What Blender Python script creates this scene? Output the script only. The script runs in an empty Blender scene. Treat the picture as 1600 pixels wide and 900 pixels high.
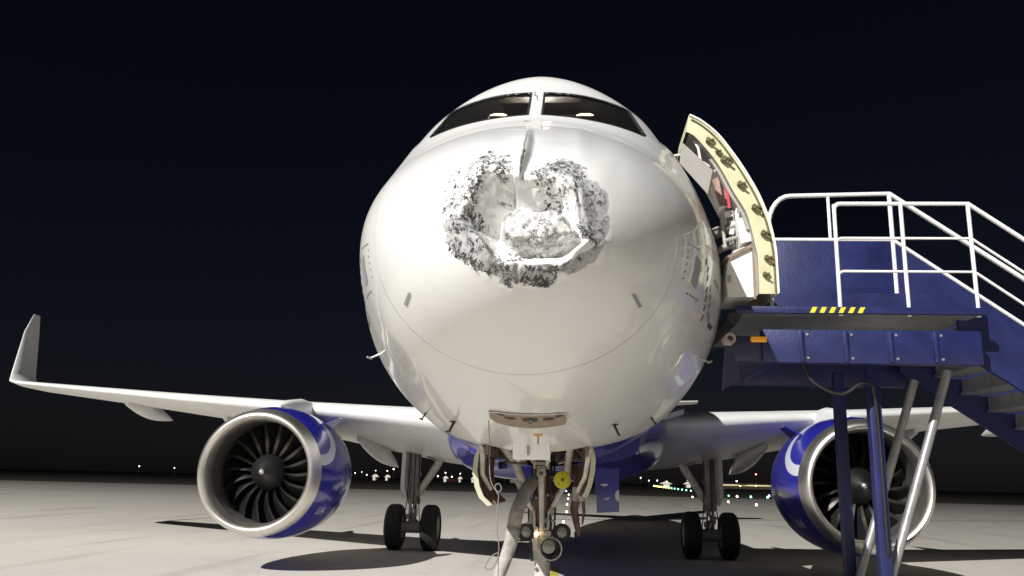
import bpy, bmesh, math, random
import numpy as np
from mathutils import Vector, Matrix
R = math.radians
random.seed(7)
scene = bpy.context.scene
COL = scene.collection

# ------------------------------------------------------------------ camera
# metres: X to the aircraft's left side (photo right), Y aft from the nose tip, Z up
CAM = (0.3555, -4.749, 1.810)
YAW, PIT, ROL = R(4.378), R(12.836), R(1.346)
fw = Vector((-math.sin(YAW)*math.cos(PIT), math.cos(YAW)*math.cos(PIT), math.sin(PIT)))
rt = Vector((math.cos(YAW), math.sin(YAW), 0)); up = rt.cross(fw)
rt2 = math.cos(ROL)*rt + math.sin(ROL)*up
up2 = math.cos(ROL)*up - math.sin(ROL)*rt
cam = bpy.data.cameras.new('camera'); camo = bpy.data.objects.new('camera', cam); COL.objects.link(camo)
m = Matrix((rt2, up2, -fw)).transposed().to_4x4(); m.translation = CAM
camo.matrix_world = m
cam.sensor_width = 36; cam.lens = 36*1318.5/1600; cam.clip_end = 6000; cam.clip_start = .05
scene.camera = camo

# ------------------------------------------------------------------ light: night sky + apron floodlight
LS, LK = .62, 1.20                       # shadow travel per metre of height (right, aft)
sun_vec = Vector((LS, LK, -1)).normalized()
world = bpy.data.worlds.new('World'); scene.world = world; world.use_nodes = True
wn = world.node_tree.nodes; wl = world.node_tree.links
sky = wn.new('ShaderNodeTexSky'); sky.sky_type = 'NISHITA'; sky.sun_disc = False
sky.sun_elevation = math.asin(-sun_vec.z); sky.sun_rotation = math.atan2(-sun_vec.x, -sun_vec.y)
bg = wn['Background']; tint = wn.new('ShaderNodeMix'); tint.data_type = 'RGBA'; tint.blend_type = 'MULTIPLY'; tint.inputs[0].default_value = 1
tint.inputs[7].default_value = (.74, .66, .84, 1); wl.new(sky.outputs[0], tint.inputs[6]); wl.new(tint.outputs[2], bg.inputs[0]); bg.inputs[1].default_value = .0020
sun = bpy.data.lights.new('moonlight', 'SUN'); sun.energy = .02; sun.angle = R(.5); sun.color = (1, .965, .91)
suno = bpy.data.objects.new('moonlight', sun); COL.objects.link(suno)
suno.rotation_euler = sun_vec.to_track_quat('-Z', 'Y').to_euler(); suno.location = (-20, -30, 30)
# the apron floodlight: one lamp bank on a mast (the mast itself is built with the other things)
MAST = Vector((-42.9, -61.0, 62.0)); AIM = Vector((0, 8, 2))
fl_ = bpy.data.lights.new('floodlight', 'SPOT'); fl_.energy = 790000; fl_.spot_size = R(150); fl_.spot_blend = .4; fl_.shadow_soft_size = .40; fl_.color = (1, .985, .95)
flo = bpy.data.objects.new('floodlight', fl_); COL.objects.link(flo); flo.location = MAST; flo.rotation_euler = (AIM-MAST).to_track_quat('-Z', 'Y').to_euler()
scene.view_settings.view_transform = 'Standard'; scene.view_settings.look = 'None'
scene.view_settings.exposure = 0.0; scene.view_settings.gamma = 1

# ------------------------------------------------------------------ helpers
class MB:
    def __init__(s): s.v = []; s.f = []; s.m = []
    def add(s, v, f, mi=0):
        o = len(s.v); s.v += [tuple(map(float, p)) for p in v]
        s.f += [tuple(o+i for i in q) for q in f]; s.m += [mi]*len(f); return s
    def box(s, c, d, rot=None, mi=0, bev=0):
        x, y, z = d[0]/2, d[1]/2, d[2]/2
        if bev:
            b = min(bev, x*.9, y*.9, z*.9)
            bm = bmesh.new(); bmesh.ops.create_cube(bm, size=1)
            for w in bm.verts: w.co = Vector((w.co.x*d[0], w.co.y*d[1], w.co.z*d[2]))
            bmesh.ops.bevel(bm, geom=bm.edges[:], offset=b, segments=2, affect='EDGES', profile=.5)
            bm.verts.index_update()
            vs = [w.co.copy() for w in bm.verts]; fs = [[w.index for w in q.verts] for q in bm.faces]; bm.free()
        else:
            vs = [Vector((a*x, b*y, e*z)) for a in (-1, 1) for b in (-1, 1) for e in (-1, 1)]
            fs = [(0, 1, 3, 2), (4, 6, 7, 5), (0, 4, 5, 1), (2, 3, 7, 6), (0, 2, 6, 4), (1, 5, 7, 3)]
        if rot is not None: vs = [rot @ w for w in vs]
        c = Vector(c)
        return s.add([w+c for w in vs], fs, mi)
    def tube(s, path, r, n=12, cap=True, mi=0):
        P = [Vector(p) for p in path]; k = len(P)
        rs = r if isinstance(r, (list, tuple)) else [r]*k
        vs = []; prev = None
        for i in range(k):
            t = (P[min(i+1, k-1)]-P[max(i-1, 0)]).normalized()
            if prev is None:
                a = Vector((0, 0, 1)) if abs(t.z) < .9 else Vector((1, 0, 0)); e1 = t.cross(a).normalized()
            else:
                e1 = (prev-t*prev.dot(t)).normalized()
            prev = e1; e2 = t.cross(e1)
            vs += [P[i]+(e1*math.cos(2*math.pi*j/n)+e2*math.sin(2*math.pi*j/n))*rs[i] for j in range(n)]
        fs = [(i*n+j, i*n+(j+1) % n, (i+1)*n+(j+1) % n, (i+1)*n+j) for i in range(k-1) for j in range(n)]
        if cap: fs += [tuple(range(n-1, -1, -1)), tuple((k-1)*n+j for j in range(n))]
        return s.add(vs, fs, mi)
    def lathe(s, prof, o, ax=(0, 1, 0), n=48, mi=0, closed=False):
        """prof: list of (along, radius)"""
        ax = Vector(ax).normalized(); a = Vector((0, 0, 1)) if abs(ax.z) < .9 else Vector((1, 0, 0))
        e1 = ax.cross(a).normalized(); e2 = ax.cross(e1); o = Vector(o); vs = []
        for (t, r) in prof:
            vs += [o+ax*t+(e1*math.cos(2*math.pi*j/n)+e2*math.sin(2*math.pi*j/n))*max(r, 1e-4) for j in range(n)]
        k = len(prof); last = k if closed else k-1
        fs = [(i*n+j, ((i+1) % k)*n+j, ((i+1) % k)*n+(j+1) % n, i*n+(j+1) % n) for i in range(last) for j in range(n)]
        return s.add(vs, fs, mi)
    def prism(s, poly, vec, mi=0):
        """closed polygon of 3d points extruded by vec"""
        P = [Vector(p) for p in poly]; v = Vector(vec); n = len(P)
        return s.add(P+[p+v for p in P], [tuple(range(n)), tuple(range(2*n-1, n-1, -1))] +
                     [(i, n+i, n+(i+1) % n, (i+1) % n) for i in range(n)], mi)
    def grid(s, rows, mi=0, closed=False):
        k = len(rows); n = len(rows[0]); vs = [p for r in rows for p in r]; e = n if closed else n-1
        return s.add(vs, [(i*n+j, i*n+(j+1) % n, (i+1)*n+(j+1) % n, (i+1)*n+j) for i in range(k-1) for j in range(e)], mi)
    def split(s, name, mats, parent=None, **k):
        par = list(range(len(s.v)))
        def find(a):
            while par[a] != a: par[a] = par[par[a]]; a = par[a]
            return a
        for q in s.f:
            r = find(q[0])
            for i in q[1:]: par[find(i)] = r
        isl = {}
        for q, mi in zip(s.f, s.m): isl.setdefault(find(q[0]), []).append((q, mi))
        out = []
        for fs in isl.values():
            ids = sorted({i for q, _ in fs for i in q}); mp = {a: b for b, a in enumerate(ids)}; b = MB()
            b.v = [s.v[i] for i in ids]; b.f = [tuple(mp[i] for i in q) for q, _ in fs]; b.m = [mi for _, mi in fs]; out.append(b.build(name, mats, parent, **k))
        return out
    def build(s, name, mats, parent=None, smooth=True, angle=40, fix=True):
        me = bpy.data.meshes.new(name); me.from_pydata(s.v, [], s.f)
        if not isinstance(mats, (list, tuple)): mats = [mats]
        for q in mats: me.materials.append(q)
        me.polygons.foreach_set('material_index', s.m)
        if fix:
            bm = bmesh.new(); bm.from_mesh(me); bmesh.ops.recalc_face_normals(bm, faces=bm.faces[:]); bm.to_mesh(me); bm.free()
        if smooth: me.shade_smooth(); me.set_sharp_from_angle(angle=R(angle))
        me.update()
        return link(bpy.data.objects.new(name, me), parent)
def link(o, parent=None):
    COL.objects.link(o)
    if parent is not None:
        o.parent = parent; w = Matrix.Identity(4); q = parent
        while q is not None:
            w = q.matrix_basis @ w if q.parent is None else q.matrix_parent_inverse @ q.matrix_basis @ w
            q = q.parent
        o.matrix_parent_inverse = w.inverted()
    return o
def empty(name, loc=(0, 0, 0), parent=None):
    o = bpy.data.objects.new(name, None); o.location = loc; o.empty_display_size = .2
    return link(o, parent)
def tag(o, label, cat=None, group=None, kind=None):
    o['label'] = label
    if cat: o['category'] = cat
    if group: o['group'] = group
    if kind: o['kind'] = kind
    return o
def rotX(a): return Matrix.Rotation(a, 3, 'X')
def rotY(a): return Matrix.Rotation(a, 3, 'Y')
def rotZ(a): return Matrix.Rotation(a, 3, 'Z')

# ------------------------------------------------------------------ materials
def mat(name, col, rough=.5, metal=0., var=.12, vscale=3., bump=0., bscale=40., coat=0., spec=.5, emit=None, estr=0.):
    M = bpy.data.materials.new(name); M.use_nodes = True; nt = M.node_tree; b = nt.nodes['Principled BSDF']
    b.inputs['Roughness'].default_value = rough; b.inputs['Metallic'].default_value = metal
    b.inputs['Coat Weight'].default_value = coat; b.inputs['Coat Roughness'].default_value = .06
    b.inputs['Specular IOR Level'].default_value = spec
    tc = nt.nodes.new('ShaderNodeTexCoord')
    nz = nt.nodes.new('ShaderNodeTexNoise'); nz.inputs['Scale'].default_value = vscale; nz.inputs['Detail'].default_value = 8
    nz.inputs['Roughness'].default_value = .62
    nt.links.new(tc.outputs['Object'], nz.inputs['Vector'])
    rp = nt.nodes.new('ShaderNodeValToRGB'); rp.color_ramp.elements[0].position = .3; rp.color_ramp.elements[1].position = .72
    rp.color_ramp.elements[0].color = (*[c*(1-var) for c in col], 1); rp.color_ramp.elements[1].color = (*[min(1, c*(1+var)) for c in col], 1)
    nt.links.new(nz.outputs['Fac'], rp.inputs['Fac']); nt.links.new(rp.outputs[0], b.inputs['Base Color'])
    mr = nt.nodes.new('ShaderNodeMapRange'); mr.inputs['To Min'].default_value = max(0, rough-.08); mr.inputs['To Max'].default_value = min(1, rough+.08)
    nt.links.new(nz.outputs['Fac'], mr.inputs['Value']); nt.links.new(mr.outputs[0], b.inputs['Roughness'])
    if bump:
        n2 = nt.nodes.new('ShaderNodeTexNoise'); n2.inputs['Scale'].default_value = bscale; n2.inputs['Detail'].default_value = 6
        nt.links.new(tc.outputs['Object'], n2.inputs['Vector'])
        bp = nt.nodes.new('ShaderNodeBump'); bp.inputs['Strength'].default_value = bump; bp.inputs['Distance'].default_value = .02
        nt.links.new(n2.outputs['Fac'], bp.inputs['Height']); nt.links.new(bp.outputs[0], b.inputs['Normal'])
    if emit:
        b.inputs['Emission Color'].default_value = (*emit, 1); b.inputs['Emission Strength'].default_value = estr
    return M
def emis(name, col, s): return mat(name, (.5, .5, .5), .5, emit=col, estr=s)

BLUE = (.020, .022, .29)
M = dict(
    white=mat('white_paint', (.78, .78, .77), .32, coat=.3, var=.04, vscale=1.2),
    wingwhite=mat('wing_grey_white_paint', (.72, .72, .70), .4, var=.07, vscale=1.5),
    blue=mat('deep_blue_paint', BLUE, .25, coat=.6, var=.15, vscale=2),
    alu=mat('polished_aluminium', (.80, .77, .71), .40, metal=1, var=.05, vscale=2),
    steel=mat('gear_grey_paint', (.30, .285, .26), .45, var=.3, vscale=9, bump=.15),
    gearwhite=mat('gear_pale_paint', (.58, .55, .50), .45, var=.25, vscale=8),
    brown=mat('brown_primer', (.17, .095, .075), .5, var=.35, vscale=10),
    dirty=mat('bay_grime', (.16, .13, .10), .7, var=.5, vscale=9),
    chrome=mat('chromed_piston', (.75, .74, .72), .14, metal=1, var=.05),
    rubber=mat('tyre_rubber', (.022, .022, .023), .75, var=.25, vscale=8, bump=.2, bscale=60),
    black=mat('black_plastic', (.015, .015, .016), .5, var=.2),
    gloss_black=mat('spinner_black', (.004, .004, .0045), .55, var=.2),
    doorprimer=mat('pale_olive_primer', (.46, .45, .33), .55, var=.15, vscale=6),
    gasket=mat('black_gasket', (.02, .02, .02), .55),
    primer=mat('yellow_green_primer', (.58, .555, .36), .55, var=.12, vscale=6),
    olive=mat('olive_fitting', (.12, .11, .05), .5, var=.3, vscale=20),
    lining=mat('white_lining', (.72, .70, .66), .55, var=.06),
    grey=mat('grey_panel', (.36, .34, .32), .5, var=.1),
    midgrey=mat('mid_grey_print', (.25, .25, .27), .5),
    red=mat('red_webbing', (.55, .05, .07), .7),
    yellow=mat('yellow_paint', (.62, .55, .03), .5, var=.12, vscale=12),
    fan=mat('fan_blade_black', (.016, .0155, .016), .33, metal=.2, var=.3, vscale=5),
    fanedge=mat('fan_blade_metal_edge', (.34, .32, .30), .35, metal=1),
    dark=mat('dark_inlet_liner', (.06, .058, .055), .6, var=.2),
    hose=mat('grey_air_duct_fabric', (.36, .34, .31), .85, var=.3, vscale=11, bump=.5, bscale=14),
    cord=mat('grey_cord', (.20, .19, .175), .6),
    gold=mat('brass_pin', (.55, .38, .10), .4, metal=.6),
    access=mat('access_recess_brown', (.24, .18, .135), .6, var=.3, vscale=14),
    plinth=mat('placard_grey', (.30, .29, .27), .5),
    stairblue=mat('stair_blue_paint', (.012, .017, .085), .45, var=.28, vscale=3, bump=.15),
    stairwhite=mat('stair_white_frame', (.74, .74, .74), .4, var=.08),
    galv=mat('galvanised_steel', (.42, .42, .42), .4, metal=.7, var=.2, vscale=8),
    orange=mat('orange_marker_lens', (.80, .36, .03), .3, emit=(1, .42, .03), estr=.12),
    seat=mat('cockpit_fabric', (.11, .11, .12), .8),
    panel=mat('cockpit_panel', (.42, .41, .40), .6),
    cockpitlamp=emis('cockpit_lamp', (1, .76, .40), 5),
    gearlamp=emis('gear_lamp_glow', (1, .72, .40), 14),
    lens=mat('lamp_lens', (.30, .29, .28), .12, var=.1, coat=.5),
    l_white=emis('white_lamp', (1, .95, .86), 9), l_green=emis('green_lamp', (.25, 1, .55), 6),
    l_yel=emis('yellow_lamp', (1, .85, .22), 6), l_red=emis('red_lamp', (1, .18, .15), 7), l_blue=emis('blue_lamp', (.22, .22, 1), 7),
    l_warm=emis('warm_lamp', (1, .80, .50), 8), l_canopy=emis('lit_canopy_soffit', (1, .82, .48), .9), shed_glow=emis('shed_painted_glow', (1, .92, .8), .75),
)
def glass(name, tint, ior=1.5):
    g = bpy.data.materials.new(name); g.use_nodes = True; nt = g.node_tree; nt.nodes.remove(nt.nodes['Principled BSDF'])
    tr = nt.nodes.new('ShaderNodeBsdfTransparent'); tr.inputs[0].default_value = (*tint, 1)
    gl = nt.nodes.new('ShaderNodeBsdfGlossy'); gl.inputs['Roughness'].default_value = .03
    fr = nt.nodes.new('ShaderNodeFresnel'); fr.inputs[0].default_value = ior
    mx = nt.nodes.new('ShaderNodeMixShader'); nt.links.new(fr.outputs[0], mx.inputs[0]); nt.links.new(tr.outputs[0], mx.inputs[1]); nt.links.new(gl.outputs[0], mx.inputs[2])
    nt.links.new(mx.outputs[0], nt.nodes['Material Output'].inputs[0]); return g
M['glass'] = glass('cockpit_glass', (.86, .86, .87)); M['clear'] = glass('clear_panel', (.75, .76, .78))

def N(nt, t, **k):
    n = nt.nodes.new(t)
    for a, b in k.items(): setattr(n, a, b)
    return n
def math_node(nt, op, a, b=None, c=None, clamp=False):
    n = N(nt, 'ShaderNodeMath', operation=op, use_clamp=clamp)
    for i, x in enumerate((a, b, c)):
        if x is None: continue
        if isinstance(x, (int, float)): n.inputs[i].default_value = x
        else: nt.links.new(x, n.inputs[i])
    return n.outputs[0]
def mixc(nt, f, a, b):
    n = N(nt, 'ShaderNodeMix', data_type='RGBA')
    for s_, x in ((n.inputs['Factor'], f), (n.inputs[6], a), (n.inputs[7], b)):
        if isinstance(x, (int, float)): s_.default_value = x
        elif isinstance(x, tuple): s_.default_value = (*x, 1)
        else: nt.links.new(x, s_)
    return n.outputs[2]
def noise(nt, vec, sc, det=6, ro=.6, dist=0.):
    n = N(nt, 'ShaderNodeTexNoise'); n.inputs['Scale'].default_value = sc; n.inputs['Detail'].default_value = det
    n.inputs['Roughness'].default_value = ro; n.inputs['Distortion'].default_value = dist; nt.links.new(vec, n.inputs['Vector']); return n.outputs['Fac']
def ss(nt, x, a, b):
    n = N(nt, 'ShaderNodeMapRange', interpolation_type='SMOOTHSTEP'); nt.links.new(x, n.inputs['Value'])
    n.inputs['From Min'].default_value = a; n.inputs['From Max'].default_value = b; return n.outputs[0]

def body_paint():
    Mt = bpy.data.materials.new('fuselage_paint'); Mt.use_nodes = True; nt = Mt.node_tree; b = nt.nodes['Principled BSDF']
    tc = N(nt, 'ShaderNodeTexCoord'); v = tc.outputs['Object']; sep = N(nt, 'ShaderNodeSeparateXYZ'); nt.links.new(v, sep.inputs[0])
    y, z = sep.outputs[1], sep.outputs[2]
    # blue belly: below a line that climbs aft
    lim = math_node(nt, 'ADD', math_node(nt, 'MULTIPLY', math_node(nt, 'SUBTRACT', y, 3.55), .34), 2.12)
    lim = math_node(nt, 'MINIMUM', lim, 2.72)
    belly = ss(nt, math_node(nt, 'SUBTRACT', lim, z), -.006, .006)
    n1 = noise(nt, v, 1.1, 8); n2 = noise(nt, v, 7., 8, .65)
    white = mixc(nt, ss(nt, n1, .35, .75), (.70, .70, .69), (.66, .655, .64))
    white = mixc(nt, math_node(nt, 'MULTIPLY', ss(nt, n2, .52, .8), .18), white, (.60, .58, .54))
    col = mixc(nt, belly, white, BLUE)
    # storm damage: attributes 'chip' (dark bare flecks) and 'bare' (scoured grey undercoat)
    at1 = N(nt, 'ShaderNodeAttribute', attribute_name='chip'); at2 = N(nt, 'ShaderNodeAttribute', attribute_name='bare')
    chip, bare = at1.outputs['Fac'], at2.outputs['Fac']
    bn = noise(nt, v, 34, 6, .7)
    baref = ss(nt, math_node(nt, 'ADD', bare, math_node(nt, 'MULTIPLY', math_node(nt, 'SUBTRACT', bn, .5), 1.1)), .40, .56)
    barec = mixc(nt, ss(nt, noise(nt, v, 60, 5, .7), .3, .7), (.34, .34, .345), (.47, .47, .47))
    col = mixc(nt, baref, col, barec)
    ca = noise(nt, v, 10.5, 3, .55, 1.8); cb = noise(nt, v, 21, 3, .55, 1.4)
    squig = math_node(nt, 'ABSOLUTE', math_node(nt, 'SUBTRACT', ca, .5)); squig2 = math_node(nt, 'ABSOLUTE', math_node(nt, 'SUBTRACT', cb, .5))
    w1 = math_node(nt, 'MULTIPLY', chip, .029); w2 = math_node(nt, 'MULTIPLY', chip, .036)
    s1 = ss(nt, math_node(nt, 'SUBTRACT', w1, squig), -.003, .004)
    s2 = ss(nt, math_node(nt, 'SUBTRACT', w2, squig2), -.003, .005)
    clump = ss(nt, math_node(nt, 'ADD', noise(nt, v, 15, 4, .6), math_node(nt, 'MULTIPLY', chip, .10)), .53, .58)
    blot = ss(nt, math_node(nt, 'ADD', math_node(nt, 'MULTIPLY', chip, .26), math_node(nt, 'SUBTRACT', noise(nt, v, 26, 4, .6, .8), .86)), -.004, .012)
    fleck = math_node(nt, 'MAXIMUM', math_node(nt, 'MULTIPLY', math_node(nt, 'MAXIMUM', s1, s2), clump), blot)
    fleck = math_node(nt, 'MULTIPLY', fleck, ss(nt, chip, .22, .36))
    col = mixc(nt, math_node(nt, 'MULTIPLY', fleck, .93), col, (.05, .051, .053))
    nt.links.new(col, b.inputs['Base Color'])
    dam = math_node(nt, 'MAXIMUM', baref, fleck)
    ro = math_node(nt, 'ADD', math_node(nt, 'MULTIPLY', dam, .55), math_node(nt, 'ADD', .26, math_node(nt, 'MULTIPLY', n2, .08)))
    nt.links.new(ro, b.inputs['Roughness'])
    nt.links.new(math_node(nt, 'MULTIPLY', math_node(nt, 'SUBTRACT', 1., dam), .45), b.inputs['Coat Weight']); b.inputs['Coat Roughness'].default_value = .03
    bp = N(nt, 'ShaderNodeBump'); bp.inputs['Distance'].default_value = .006; bp.inputs['Strength'].default_value = .7
    h = math_node(nt, 'SUBTRACT', math_node(nt, 'MULTIPLY', bn, math_node(nt, 'MULTIPLY', bare, .7)), math_node(nt, 'MULTIPLY', fleck, .5))
    nt.links.new(h, bp.inputs['Height']); nt.links.new(bp.outputs[0], b.inputs['Normal'])
    return Mt
M['body'] = body_paint()

# ------------------------------------------------------------------ fuselage shape
ZC = 4.0537
T = np.array([
 [0.00, -.740, -.740, 0.000, -.740, 2.00], [0.05, -.524, -.940, .243, -.740, 2.00], [0.20, -.283, -1.12, .483, -.718, 2.00],
 [0.50, -.009, -1.33, .772, -.656, 2.00], [0.90, .232, -1.51, 1.036, -.565, 2.00], [1.40, .484, -1.66, 1.270, -.458, 2.00],
 [1.80, .681, -1.75, 1.396, -.386, 1.99], [2.20, .995, -1.82, 1.503, -.342, 1.92], [2.60, 1.365, -1.881, 1.588, -.309, 1.85],
 [3.00, 1.695, -1.933, 1.675, -.283, 1.80], [3.50, 1.845, -1.987, 1.793, -.236, 1.79], [4.00, 1.896, -2.029, 1.893, -.187, 1.85],
 [5.00, 2.002, -2.066, 1.975, -.093, 1.95], [6.50, 2.061, -2.072, 1.985, -.022, 2.0], [9.00, 2.065, -2.072, 1.980, .0, 2.0],
 [23.0, 2.065, -2.072, 1.980, .0, 2.0], [27.0, 2.06, -1.70, 1.86, .15, 2.0], [31.0, 1.96, -.75, 1.42, .55, 2.0],
 [35.0, 1.62, .25, .72, .95, 2.0], [37.4, 1.30, .75, .22, 1.02, 2.0]])
SQ = np.sqrt(T[:, 0])
def pchip(x, y, xq):
    h = np.diff(x); d = np.diff(y)/h; mm = np.zeros_like(y)
    for i in range(1, len(x)-1):
        if d[i-1]*d[i] > 0:
            w1 = 2*h[i]+h[i-1]; w2 = h[i]+2*h[i-1]; mm[i] = (w1+w2)/(w1/d[i-1]+w2/d[i])
    mm[0] = d[0]*1.5
    i = np.clip(np.searchsorted(x, xq)-1, 0, len(h)-1); t = (xq-x[i])/h[i]
    return ((1+2*t)*(1-t)**2)*y[i]+t*(1-t)**2*h[i]*mm[i]+t*t*(3-2*t)*y[i+1]+t*t*(t-1)*h[i]*mm[i+1]
def prm(y):
    s = np.sqrt(np.clip(np.asarray(y, float), 0, 37.4)); return [pchip(SQ, T[:, k], s) for k in range(1, 6)]
def skin(y, a):
    """points of the skin at station y and angle a (arrays)"""
    top, bot, w, zw, nu = prm(y); c, sn = np.cos(a), np.sin(a); e = np.where(sn > 0, 2/nu, 1.)
    X = w*np.sign(c)*np.abs(c)**e
    Z = np.where(sn >= 0, zw+(top-zw)*np.abs(sn)**e, zw-(zw-bot)*np.abs(sn))
    return np.stack([X, np.asarray(y)+0*X, Z+ZC], -1)
def gfun(X, Y, Z):
    top, bot, w, zw, nu = prm(np.clip(Y, 1e-4, 37)); w = np.maximum(w, 1e-3); z = Z-ZC-zw
    u_ = np.abs(X/w)**nu+np.abs(z/np.maximum(top-zw, 1e-3))**nu
    l_ = (X/w)**2+(z/np.maximum(zw-bot, 1e-3))**2
    return np.where(z >= 0, u_, l_)-1
def grad(P):
    e = 1e-3; X, Y, Z = P.T
    g = np.stack([gfun(X+e, Y, Z)-gfun(X-e, Y, Z), gfun(X, Y+e, Z)-gfun(X, Y-e, Z), gfun(X, Y, Z+e)-gfun(X, Y, Z-e)], -1)
    return g/np.linalg.norm(g, axis=1)[:, None]
def bis(fn, lo, hi):
    """lo outside (g>0), hi inside"""
    for _ in range(40):
        mid = (lo+hi)/2; ins = fn(mid) < 0; hi = np.where(ins, mid, hi); lo = np.where(ins, lo, mid)
    return (lo+hi)/2
def on_front(X, Z): return np.stack([X, bis(lambda y: gfun(X, y, Z), np.full_like(X, 1e-4), np.full_like(X, 6.)), Z], -1)
def on_side(Y, Z, sgn): return np.stack([bis(lambda x: gfun(x, Y, Z), np.full_like(Y, sgn*2.6), np.zeros_like(Y)), Y, Z], -1)
def on_belly(X, Y): return np.stack([X, Y, bis(lambda z: gfun(X, Y, z), np.full_like(X, ZC-2.6), np.full_like(X, ZC-.5))], -1)
def patch(poly, kind, off, cuts=3, sgn=1, thick=0.):
    """a 2-d outline laid on the skin, lifted by off (and given a thickness)"""
    bm = bmesh.new(); vs = [bm.verts.new((p[0], p[1], 0)) for p in poly]; bm.faces.new(vs)
    bmesh.ops.triangulate(bm, faces=bm.faces[:])
    for _ in range(cuts): bmesh.ops.subdivide_edges(bm, edges=bm.edges[:], cuts=1, use_grid_fill=True)
    bm.verts.index_update(); q = np.array([v.co[:2] for v in bm.verts]); fs = [[v.index for v in f.verts] for f in bm.faces]
    bd = [(e.verts[0].index, e.verts[1].index) for e in bm.edges if len(e.link_faces) == 1]; bm.free()
    P = on_front(q[:, 0], q[:, 1]) if kind == 'front' else on_side(q[:, 0], q[:, 1], sgn) if kind == 'side' else on_belly(q[:, 0], q[:, 1])
    G = grad(P); Q = P+G*off; mb = MB()
    if thick:
        n = len(Q); mb.add(list(Q)+list(P+G*(off-thick)), fs+[f[::-1] for f in [[i+n for i in f] for f in fs]]+[(a, b, b+n, a+n) for a, b in bd])
    else: mb.add(Q, fs)
    return mb
def smooth01(x, a, b):
    t = np.clip((x-a)/(b-a), 0, 1); return t*t*(3-2*t)

# ------------------------------------------------------------------ ground
def concrete():
    Mt = bpy.data.materials.new('apron_concrete'); Mt.use_nodes = True; nt = Mt.node_tree; b = nt.nodes['Principled BSDF']
    tc = N(nt, 'ShaderNodeTexCoord'); v = tc.outputs['Object']
    n1 = noise(nt, v, .09, 8, .6); n2 = noise(nt, v, .9, 8, .65); n3 = noise(nt, v, 22, 5, .7)
    mp = N(nt, 'ShaderNodeMapping'); mp.inputs['Scale'].default_value = (.9, .045, 1); nt.links.new(v, mp.inputs[0]); n4 = noise(nt, mp.outputs[0], 1., 6, .6)
    c = mixc(nt, ss(nt, n1, .3, .7), (.60, .57, .51), (.54, .505, .455))
    c = mixc(nt, math_node(nt, 'MULTIPLY', ss(nt, n2, .5, .78), .4), c, (.36, .335, .30))
    c = mixc(nt, math_node(nt, 'MULTIPLY', ss(nt, n4, .52, .72), .45), c, (.30, .28, .25))
    c = mixc(nt, math_node(nt, 'MULTIPLY', ss(nt, n3, .45, .8), .22), c, (.36, .335, .305))
    sep = N(nt, 'ShaderNodeSeparateXYZ'); nt.links.new(v, sep.inputs[0])
    nt.links.new(c, b.inputs['Base Color']); b.inputs['Roughness'].default_value = .72; b.inputs['Specular IOR Level'].default_value = .3
    bp = N(nt, 'ShaderNodeBump'); bp.inputs['Strength'].default_value = .35; bp.inputs['Distance'].default_value = .01
    nt.links.new(n3, bp.inputs['Height']); nt.links.new(bp.outputs[0], b.inputs['Normal']); return Mt
M['concrete'] = concrete()
M['asphalt'] = mat('taxiway_asphalt', (.27, .25, .225), .8, var=.2, vscale=.25)
M['grass'] = mat('dry_dark_grass', (.105, .088, .062), .95, var=.4, vscale=.06)
M['joint'] = mat('drain_grating', (.05, .048, .045), .7)
def sheet(name, x0, x1, y0, y1, z, m, nx=1, ny=1):
    mb = MB(); mb.grid([[(x0+(x1-x0)*i/nx, y0+(y1-y0)*j/ny, z) for i in range(nx+1)] for j in range(ny+1)])
    o = mb.build(name, m, smooth=False); o['kind'] = 'structure'; return o
sheet('ground', -2500, 2500, -400, 3200, 0, M['concrete'])
sheet('grass_field', -2500, 2500, 124.5, 3200, .008, M['grass'])
d = MB(); d.add([(-40, 16.0, .004), (60, 70.6, .004), (60, 70.95, .004), (-40, 16.35, .004)], [(0, 1, 2, 3)])
d = MB(); d.add([(-1.2, 37.3, .005), (45, 62.4, .005), (45, 62.7, .005), (-1.2, 37.55, .005)], [(0, 1, 2, 3)]); o = d.build('drain_channel', M['joint'], smooth=False); o['kind'] = 'structure'
sl = MB()
for y0, y1 in ((5.5, 9.8), (11.6, 14.6), (17.5, 20)): sl.add([(-.10, y0, .006), (.06, y0, .006), (.06, y1, .006), (-.10, y1, .006)], [(0, 1, 2, 3)])
o = sl.build('painted_taxi_line', mat('worn_yellow_line', (.50, .42, .06), .7, var=.35, vscale=2.5), smooth=False); o['kind'] = 'structure'

# ================================================================== AIRCRAFT
jet = empty('passenger_jet', (0, 5.07, 0))
tag(jet, 'white and blue twin engine passenger jet with crushed chipped nose', 'airplane')

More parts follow.
